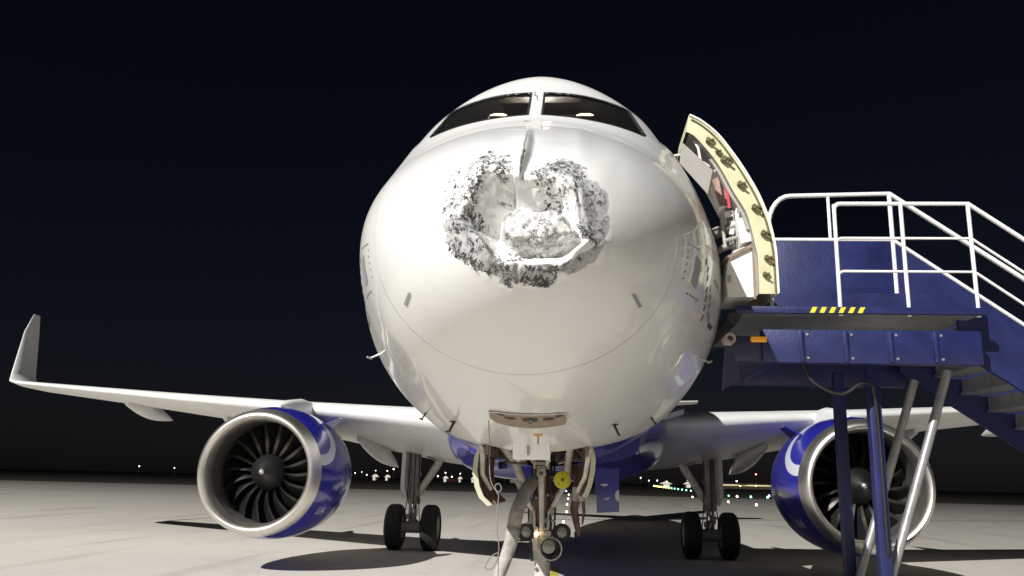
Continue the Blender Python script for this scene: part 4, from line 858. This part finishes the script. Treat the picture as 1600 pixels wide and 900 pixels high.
# ================================================================== OTHER THINGS
# air duct hose
hz = empty('air_hose', (-.50, 4.2, 0)); tag(hz, 'thick crumpled grey fabric air hose hanging beside the nose gear', 'hose')
path = [(-.10, 4.62, 1.80), (-.14, 4.45, 1.72), (-.19, 4.36, 1.60), (-.225, 4.30, 1.50), (-.255, 4.28, 1.38), (-.275, 4.28, 1.26), (-.30, 4.27, 1.14), (-.335, 4.25, 1.02), (-.385, 4.22, .88), (-.44, 4.2, .70), (-.50, 4.18, .48), (-.60, 4.1, .20), (-.80, 3.9, .095), (-1.3, 3.6, .09), (-2.2, 3.3, .09), (-4, 3.1, .09)]
pd_ = np.array(path); tq = np.linspace(0, len(path)-1, 150); PQ = np.stack([pchip(np.arange(len(path)).astype(float), pd_[:, i], tq) for i in range(3)], -1)
mb = MB(); k = len(PQ); rows = []; rr = random.Random(2)
for i, p in enumerate(PQ):
    t = Vector(PQ[min(i+1, k-1)])-Vector(PQ[max(i-1, 0)]); t.normalize(); e1 = t.cross(Vector((0, 1, .2))).normalized(); e2 = t.cross(e1); row = []
    for j in range(24):
        a = 2*math.pi*j/24; r = .066*(1+.10*math.sin(a*2+i*.05)+.05*math.sin(a*3-i*.11+1)+.035*math.sin(i*.37+a)) + .003*rr.uniform(-1, 1)
        q = Vector(p)+(e1*math.cos(a)*r+e2*math.sin(a)*r); q.z = max(q.z, .006); row.append(q)
    rows.append(row)
mb.grid(rows, closed=True); mb.build('hose_sleeve', M['hose'], hz)
c = MB(); c.lathe([(-.02, .062), (.0, .075), (.04, .075), (.05, .062)], PQ[44], Vector(PQ[46])-Vector(PQ[43]), 20); c.build('hose_band', M['steel'], hz)
# headset cord
cp = [(-.325, 2.02, 2.27), (-.328, 2.2, 2.10), (-.335, 2.3, 1.95), (-.328, 2.3, 1.84), (-.30, 2.3, 1.755), (-.255, 2.3, 1.715), (-.232, 2.3, 1.745), (-.255, 2.3, 1.782), (-.285, 2.3, 1.76), (-.268, 2.3, 1.71), (-.253, 2.3, 1.68), (-.263, 2.3, 1.56), (-.258, 2.3, 1.41), (-.240, 2.3, 1.27), (-.262, 2.3, 1.16), (-.305, 2.3, 1.112), (-.345, 2.3, 1.125), (-.318, 2.3, 1.19), (-.262, 2.3, 1.235), (-.244, 2.3, 1.22), (-.242, 2.3, 1.10), (-.25, 2.3, .8), (-.26, 2.2, .3), (-.3, 2.0, .02), (-.5, 1.6, .012)]
cpa = np.array(cp); tq = np.linspace(0, len(cp)-1, 260)
def catmull(P, t):
    i = np.clip(t.astype(int), 0, len(P)-2); f = (t-i)[:, None]; p0 = P[np.maximum(i-1, 0)]; p1 = P[i]; p2 = P[i+1]; p3 = P[np.minimum(i+2, len(P)-1)]
    return .5*((2*p1)+(-p0+p2)*f+(2*p0-5*p1+4*p2-p3)*f**2+(-p0+3*p1-3*p2+p3)*f**3)
c = MB(); c.tube([tuple(p) for p in catmull(cpa, tq)], .0042, 6); o = c.build('headset_cord', M['cord']); tag(o, 'thin looped grey cord hanging from the panel under the nose', 'cord')
# yellow disc
yd = empty('yellow_disc', (.239, 4.3, 1.826)); tag(yd, 'round yellow disc with dark centre beside the nose gear leg', 'disc')
c = MB(); c.lathe([(0, .004), (0, .075), (.004, .088), (.012, .092), (.022, .090), (.03, .02), (.03, .004)], (.239, 4.3, 1.826), (0, 1, 0), 40); c.build('disc_plate', M['yellow'], yd)
c = MB(); c.lathe([(-.012, .002), (-.012, .014), (.0, .018)], (.239, 4.3, 1.826), (0, 1, 0), 16)
for a in (R(95), R(225), R(340)): c.lathe([(-.006, .002), (-.006, .006), (.0, .007)], (.239+.06*math.cos(a), 4.3, 1.826+.06*math.sin(a)), (0, 1, 0), 8)
c.build('disc_hub', M['olive'], yd)
c = MB(); c.tube([(.239, 4.33, 1.826), (.20, 4.6, 1.84), (.10, 4.95, 1.86)], .018, 8); c.build('disc_bar', M['steel'], yd)
# yellow chock on the ground beside the nose wheel
ck = MB(); ck.prism([(.16, 4.72, 0.0), (.16, 4.95, 0.0), (.16, 4.86, .16), (.16, 4.81, .16)], (.45, 0, 0)); o = ck.build('wheel_chock', M['yellow'], smooth=False); tag(o, 'yellow wedge chock in front of the nose wheel', 'chock')

# ---- passenger stairs
st = empty('passenger_stairs', (4.0, 4.55, 0)); tag(st, 'blue and white mobile boarding stairs at the open cabin door', 'stairs')
px0, px1, py0, py1, pz = 1.90, 4.25, 3.50, 5.65, 3.50
c = MB(); c.box(((px0+.1+px1)/2, (py0+py1)/2, pz-.02), (px1-px0-.1, py1-py0, .04), bev=.008); c.build('platform_floor', M['galv'], st)
c = MB(); c.box(((px0+px1)/2+.02, py0-.03, pz-.015), (px1-px0, .06, .07), bev=.012); c.box(((px0+px1)/2+.02, py1+.03, pz-.015), (px1-px0, .06, .07), bev=.012); c.split('platform_edge', M['stairblue'], st)
c = MB(); c.box(((2.18+px1)/2, py0+.10, 3.145), (px1-2.18, .12, .33), bev=.015); c.box(((2.18+px1)/2, py1-.10, 3.145), (px1-2.18, .12, .33), bev=.015)
c.box((2.30, (py0+py1)/2, 3.145), (.12, py1-py0-.32, .3), bev=.015); c.split('side_beam', M['stairblue'], st)
c = MB(); c.box((2.05, py0+.12, 3.12), (.28, .10, .26), bev=.02); c.prism([(1.84, py0+.08, 3.15), (1.96, py0+.08, 3.15), (1.96, py0+.08, 2.80), (1.80, py0+.08, 2.72)], (0, .10, 0)); c.build('bumper_arm', mat('dark_navy_paint', (.03, .032, .07), .5, var=.2), st)
c = MB(); c.lathe([(0, .030), (0, .052), (.02, .058), (.16, .058), (.16, .030), (0.02, .030)], (1.865, py0-.02, 3.205), (0, 1, 0), 24, closed=True); c.build('bumper_roller', mat('dusty_pink_rubber', (.42, .33, .32), .7), st)
c = MB(); c.box((2.145, py0+.032, 3.205), (.155, .025, .058), bev=.012); c.build('marker_lamp', M['orange'], st)
c = MB(); c.tube([(px0+.02, py0+.05, pz-.08), (px0+.02, py1-.05, pz-.08)], .06, 14); c.build('front_bumper', M['rubber'], st)
for yb, sg in ((py0+.04, -1), (py1-.04, 1)):
    for x in np.arange(2.55, 4.2, .42):
        c = MB(); c.box((x, yb+sg*.012, 3.145), (.035, .03, .30), bev=.004); c.build('beam_rib', M['stairblue'], st)
        for z in (3.03, 3.26):
            c = MB(); c.lathe([(0, .014), (.010, .014), (.012, .001)], (x+.06, yb, z), (0, sg, 0), 6); c.build('bolt', M['galv'], st)
c = MB(); hp_ = [(2.6, py0+.2, 2.98), (2.7, py0+.18, 2.80), (2.95, py0+.2, 2.70), (3.2, py0+.25, 2.82), (3.34, py0+.4, 2.6), (3.36, py0+.42, 1.2)]
c.tube([tuple(p) for p in catmull_(np.array(hp_), np.linspace(0, len(hp_)-1, 40))], .016, 8); c.build('hydraulic_hose', M['black'], st)
for k in range(6):
    c = MB(); c.prism([(2.62+k*.09, py0-.066, pz-.045), (2.665+k*.09, py0-.066, pz-.045), (2.695+k*.09, py0-.066, pz+.012), (2.65+k*.09, py0-.066, pz+.012)], (0, .003, 0)); c.build('hazard_stripe', M['yellow'], st, smooth=False)
# legs, lift and chassis
c = MB(); c.box((5.6, 4.0, .72), (5.2, .14, .2), bev=.02); c.box((5.6, 5.1, .72), (5.2, .14, .2), bev=.02); c.box((3.1, 4.55, .72), (.16, 1.2, .2), bev=.02); c.box((8.1, 4.55, .72), (.16, 1.2, .2), bev=.02); c.split('chassis', M['stairblue'], st)
for s_, yy in ((0, 4.0), (1, 5.1)):
    c = MB(); c.box((3.35, yy, 1.93), (.12, .12, 2.3), bev=.015); c.tube([(3.35, yy, 3.0), (3.35, yy, 3.1)], .05, 10); c.build('lift_column', M['stairblue'], st)
c = MB()
for yy in (4.12, 4.98): c.tube([(3.4, yy, .85), (4.15, yy, 3.0)], .045, 10); c.tube([(6.6, yy, .85), (5.6, yy, 2.1)], .045, 10)
c.split('lift_ram', M['galv'], st)
for wx in (3.5, 7.4):
    for yy in (3.82, 5.28): wheel(st, wx, yy, .40, .40, .24, 'road_wheel') if False else None
def side_wheel(parent, cx, cy, r, w):
    e = empty('road_wheel', (cx, cy, r), parent); o = (cx, cy-w/2, r)
    mb = MB(); mb.lathe([(0, r*.55), (0, r*.8), (.1*w, r*.95), (.3*w, r), (.7*w, r), (.9*w, r*.95), (w, r*.8), (w, r*.55)], o, (0, 1, 0), 40); mb.build('tyre', M['rubber'], e)
    mb = MB(); mb.lathe([(.06*w, r*.56), (.1*w, r*.5), (.25*w, r*.3), (.2*w, .002)], o, (0, 1, 0), 28); mb.lathe([(.94*w, r*.56), (.9*w, r*.5), (.75*w, r*.3), (.8*w, .002)], o, (0, 1, 0), 28); mb.build('rim', M['stairwhite'], e)
for wx in (3.7, 7.4):
    for yy in (3.78, 5.32): side_wheel(st, wx, yy, .40, .26)
    c = MB(); c.tube([(wx, 3.8, .40), (wx, 5.3, .40)], .06, 10); c.box((wx, 4.0, .52), (.3, .1, .3), bev=.02); c.box((wx, 5.1, .52), (.3, .1, .3), bev=.02); c.build('wheel_axle', M['steel'], st)
# flight of steps
ns = 17; run = (8.95-px1)/ns; rise = pz/(ns+1)
for k in range(ns):
    c = MB(); x = px1+run*(k+.5); z = pz-rise*(k+1); c.box((x, 4.575, z-.015), (run+.03, 1.5, .03)); c.box((x-run/2+.012, 4.575, z+rise/2-.03), (.012, 1.5, rise-.05)); c.build('step', M['galv'], st, smooth=False)
for yy in (3.78, 5.37):
    c = MB(); c.prism([(px1-.1, yy, pz-.02), (px1+.15, yy, pz+.03), (8.95, yy, .16), (8.95, yy, 0.02), (8.7, yy, .02), (px1-.1, yy, pz-.36)], (0, .05, 0)); c.build('stringer', M['stairblue'], st, smooth=False)
# guards with clear upper panels
def guard(yy, x0):
    c = MB(); c.box(((x0+px1)/2, yy, 4.15), (px1-x0-.06, .04, 1.26), bev=.01); c.prism([(px1, yy-.02, 3.54), (px1, yy-.02, 4.76), (8.8, yy-.02, 1.45), (8.8, yy-.02, .25)], (0, .04, 0)); g = c.build('guard_panel', M['stairblue'], st)
    pth = [(x0, yy, 3.52), (x0, yy, 4.95)]+[(x0+.28-.28*math.cos(a), yy, 4.95+.42*math.sin(a)) for a in np.linspace(0, math.pi/2, 8)[1:]]+[(px1, yy, 5.40), (8.8, yy, 2.1), (8.8, yy, .25)]
    c = MB(); c.tube(pth, .030, 10); c.tube([(x0, yy, 4.80), (px1, yy, 4.80), (8.8, yy, 1.48)], .026, 10); c.tube([(px1, yy, 3.5), (px1, yy, 5.40)], .028, 10); c.tube([((x0+px1)/2, yy, 4.8), ((x0+px1)/2, yy, 5.4)], .02, 8); c.build('guard_frame', M['stairwhite'], g)
    c = MB(); c.prism([(x0+.03, yy, 4.82), (px1, yy, 4.82), (px1, yy, 5.37), (x0+.28, yy, 5.36), (x0+.08, yy, 5.15)], (0, .008, 0)); c.build('clear_panel', M['clear'], g, smooth=False)
guard(5.55, 2.76)
def railing(yy, x0):
    g = empty('handrail', (x0, yy, pz), st)
    for h in (1.10, .74, .40):
        c = MB(); c.tube([(x0, yy, pz+h-.06)]+[(x0+.06-.06*math.cos(a), yy, pz+h-.06+.06*math.sin(a)) for a in np.linspace(0, math.pi/2, 5)[1:]]+[(px1, yy, pz+h), (8.8, yy, .12+h)], .022 if h > 1 else .014, 10); c.build('rail', M['stairwhite'], g)
    for x in list(np.arange(x0, px1+.01, (px1-x0)/2))+[px1+run*k for k in (3, 6, 9, 12, 15)]:
        zb = pz if x <= px1 else pz-(x-px1)*(pz-.12)/(8.8-px1)
        c = MB(); c.tube([(x, yy, zb-.05), (x, yy, zb+1.09)], .02, 10); c.build('post', M['stairwhite'], g)
    c = MB(); c.box(((x0+px1)/2, yy, pz+.10), (px1-x0, .012, .16)); c.build('kick_plate', M['stairblue'], g)
railing(3.56, 2.95)

# ---- far field: lamps, sheds, terminal, lights
def post_lamp(name, x, y, z, r, m, label, cat, group):
    e = empty(name, (x, y, 0)); tag(e, label, cat, group)
    c = MB(); c.tube([(x, y, 0), (x, y, z)], .09, 6); c.build('pole', M['steel'], e)
    c = MB(); c.lathe([(-r, .01), (-r*.7, r*.7), (0, r), (r*.7, r*.7), (r, .01)], (x, y, z), (0, 0, 1), 10); c.build('lamp_head', m, e)
far = [(-129, 3.9, .30, 'l_white'), (-125, 4.6, .22, 'l_white'), (-122.0, 3.0, .42, 'l_warm'), (-116.8, 5.6, .30, 'l_white'), (-109.8, 5.6, .36, 'l_white'), (-106.06, 6.67, .50, 'l_white'), (-79.5, 3.2, .42, 'l_white'),
       (-75.0, 5.2, .40, 'l_white'), (-71.15, 3.0, .55, 'l_white'), (-66.2, 4.9, .32, 'l_white'), (-58.7, 5.2, .36, 'l_white'), (-52, 4.2, .3, 'l_warm'), (-40, 4.5, .35, 'l_white'), (-28, 4.0, .3, 'l_white'),
       (-150, 4.5, .4, 'l_white'), (-168, 5.0, .35, 'l_warm'), (-186, 4.2, .4, 'l_white'), (-215, 5.2, .4, 'l_white'), (-240, 4.4, .35, 'l_warm'), (-262, 5.0, .4, 'l_white'),
       (39, 5.0, .42, 'l_white'), (43.7, 3.45, .36, 'l_white'), (48.5, 3.6, .42, 'l_white'), (54, 3.3, .3, 'l_warm'), (66, 4.2, .5, 'l_white'), (93.6, 4.3, .5, 'l_white'), (104.6, 8.4, .6, 'l_red'), (95.6, 1.6, .45, 'l_yel'), (104.3, 1.9, .45, 'l_yel'),
       (120, 4.0, .4, 'l_white'), (141, 4.6, .4, 'l_warm'), (165, 4.3, .4, 'l_white'), (190, 5.0, .4, 'l_white')]
LFT = ['leftmost', 'second from left', 'third from left', 'fourth from left', 'fifth from left', 'sixth from left', 'seventh from left', 'eighth from left', 'ninth from left', 'tenth from left', 'eleventh from left', 'twelfth from left', 'thirteenth from left', 'fourteenth from left', 'fifteenth from left', 'rightmost']
seen_ = {}
for x, z, r, m_ in sorted(far):
    r *= .78
    w_ = {'l_white': 'white', 'l_warm': 'warm yellowish', 'l_red': 'red', 'l_yel': 'low yellow'}[m_]; sd = 'left of' if x < 0 else 'right of'
    key_ = (w_, sd); seen_[key_] = seen_.get(key_, -1)+1; nk = sum(1 for q in far if q[3] == m_ and (q[0] < 0) == (x < 0)); od = LFT[seen_[key_]] if seen_[key_] < nk-1 or nk == 1 else 'rightmost'
    post_lamp('lamp_post', x, 500, z, r, M[m_], f'{od} of {w_} lamps on the horizon {sd} the nose gear', 'lamp', f'{w_} horizon lamps {sd} the nose gear')
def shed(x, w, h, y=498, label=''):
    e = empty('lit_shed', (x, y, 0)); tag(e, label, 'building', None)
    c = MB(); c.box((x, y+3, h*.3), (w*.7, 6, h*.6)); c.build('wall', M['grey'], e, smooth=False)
    c = MB(); c.prism([(x-w/2, y-.3, h*.6), (x+w/2, y-.3, h*.6), (x, y-.3, h)], (0, 6.6, 0)); c.build('roof', M['shed_glow'], e, smooth=False)  # roof material emits, standing in for lamplight on the gable
    c = MB(); c.box((x, y-.02, h*.25), (w*.5, .05, h*.5)); c.build('doorway', M['shed_glow'], e, smooth=False)
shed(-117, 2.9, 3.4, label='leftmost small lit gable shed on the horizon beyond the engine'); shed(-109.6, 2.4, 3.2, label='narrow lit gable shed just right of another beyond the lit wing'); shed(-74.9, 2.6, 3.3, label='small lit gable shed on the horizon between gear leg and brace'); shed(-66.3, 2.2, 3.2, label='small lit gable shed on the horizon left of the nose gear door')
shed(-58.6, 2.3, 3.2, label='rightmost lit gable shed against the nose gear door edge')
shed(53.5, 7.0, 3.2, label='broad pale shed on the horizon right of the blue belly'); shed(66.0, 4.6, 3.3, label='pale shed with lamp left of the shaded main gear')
tm = empty('terminal_building', (110, 520, 0)); tag(tm, 'low far terminal with glowing yellow canopy right of the shaded gear', 'building')
c = MB(); c.box((112, 528, 1.6), (60, 14, 3.2)); c.build('wall', M['dark'], tm, smooth=False)
for x, w in ((92.5, 16), (109, 18), (130, 16)):
    c = MB(); c.prism([(x-w/2, 512, 1.7), (x-w/4, 512, 2.35), (x+w/4, 512, 2.35), (x+w/2, 512, 1.7)], (0, 10, 0)); c.build('canopy', M['l_canopy'], tm, smooth=False)
# taxiway lights
ORD = ['nearest', 'second nearest', 'third nearest', 'fourth nearest', 'fifth nearest', 'sixth nearest', 'seventh nearest', 'eighth nearest', 'ninth nearest', 'tenth nearest', 'eleventh nearest', 'farthest']
def ground_light(x, y, r, m, label, group):
    e = empty('taxiway_light', (x, y, 0)); tag(e, label, 'ground light', group)
    c = MB(); c.lathe([(0, r*1.3), (.03, r*1.2), (.05, r*.8)], (x, y, .004), (0, 0, 1), 10); c.build('base', M['steel'], e)
    c = MB(); c.lathe([(.04, r*.8), (.04+r*.8, r), (.04+1.6*r, r*.7), (.04+2*r, .01)], (x, y, .004), (0, 0, 1), 10); c.build('lens', m, e)
for k in range(20):
    y = 141*1.0+k*k*.55+k*11.; x = 25.9+(y-141)*.0615; r = .12+.0011*(y-141)*.75
    mm = 'l_green' if k < 12 else 'l_yel'
    ground_light(x, y, r, M[mm], (ORD[k] if k < 12 else (ORD[k-12] if k < 19 else 'farthest'))+(' green' if k < 12 else ' yellow')+' light in the long taxiway row behind the shaded main gear', ('green' if k < 12 else 'yellow')+' taxiway row lights')
for x, y, m_, n_ in ((25.6, 132, 'l_white', 'white'), (27.5, 131, 'l_green', 'green'), (29.8, 130, 'l_green', 'farther right green')): ground_light(x, y, .15, M[m_], n_+' ground light at the field edge right of the shaded main gear leg', 'pale lights right of the gear')
for i, (x, y) in enumerate(((16.84, 117.6), (16.6, 88.3), (17.15, 76.9))): ground_light(x, y, .10, M['l_warm'], ['farthest white ground light on the pavement left of the shaded gear', 'white ground light on the pavement just right of the shaded gear', 'nearest white ground light on the pavement at far right'][i], 'white pavement edge lights')
for i, (x, y, r) in enumerate(((-.10, 28.0, .060), (-.08, 33.5, .055), (-.05, 46, .06), (-.15, 62.7, .07), (-.2, 84, .08), (-.3, 112, .09))): ground_light(x, y, r, M['l_warm'], (ORD[i] if i < 5 else 'farthest')+' warm white light in the centre line row behind the nose gear', 'centre line lights behind the nose gear')
ground_light(-.97, 150, .15, M['l_blue'], 'blue ground light at the far end of the centre line', None)
ground_light(34, 148, .2, M['l_blue'], 'blue purple ground light on the dark field at far right', None)
# far red-roofed vehicle
tv = empty('service_truck', (-70.3, 420, 0)); tag(tv, 'distant reddish service truck under the horizon lamps', 'truck')
c = MB(); c.box((-59.5, 420, 1.1), (3.6, 2.2, 1.0), bev=.1); c.build('box_body', M['red'], tv)
c = MB(); c.box((-57.0, 420, 1.0), (1.2, 2.1, 1.3), bev=.15); c.build('cab', M['brown'], tv)
for x in (-60.6, -57.2):
    c = MB(); c.lathe([(0, .05), (0, .4), (.25, .4), (.25, .05)], (x, 418.8, .4), (0, 1, 0), 12); c.build('wheel', M['rubber'], tv)

# ---- floodlight mast in front of the aircraft, to the left (behind the photographer)
fm = empty('floodlight_mast', (MAST.x, MAST.y, 0)); tag(fm, 'tall steel floodlight mast standing ahead of the aircraft', 'light mast')
bk = (MAST-AIM).normalized()*.9; mx, my = MAST.x+bk.x, MAST.y+bk.y
c = MB(); c.tube([(mx, my, 0), (mx, my, 31), (mx, my, 62.4)], [.30, .22, .14], 14); c.lathe([(0, .5), (.3, .5), (.32, .3)], (mx, my, 0), (0, 0, 1), 16); c.build('mast_pole', M['galv'], fm)
c = MB(); c.tube([(mx-1.2, my+.5, 62.3), (mx+1.2, my-.5, 62.3)], .06, 8); c.build('cross_arm', M['galv'], fm)
for k in range(4):
    t = -1.05+.7*k; c = MB(); c.box((mx+t*.92, my-t*.38, 62.1), (.5, .28, .45), rotZ(R(-40)) @ rotX(R(40)), bev=.03); hd = c.build('lamp_head', M['steel'], fm)
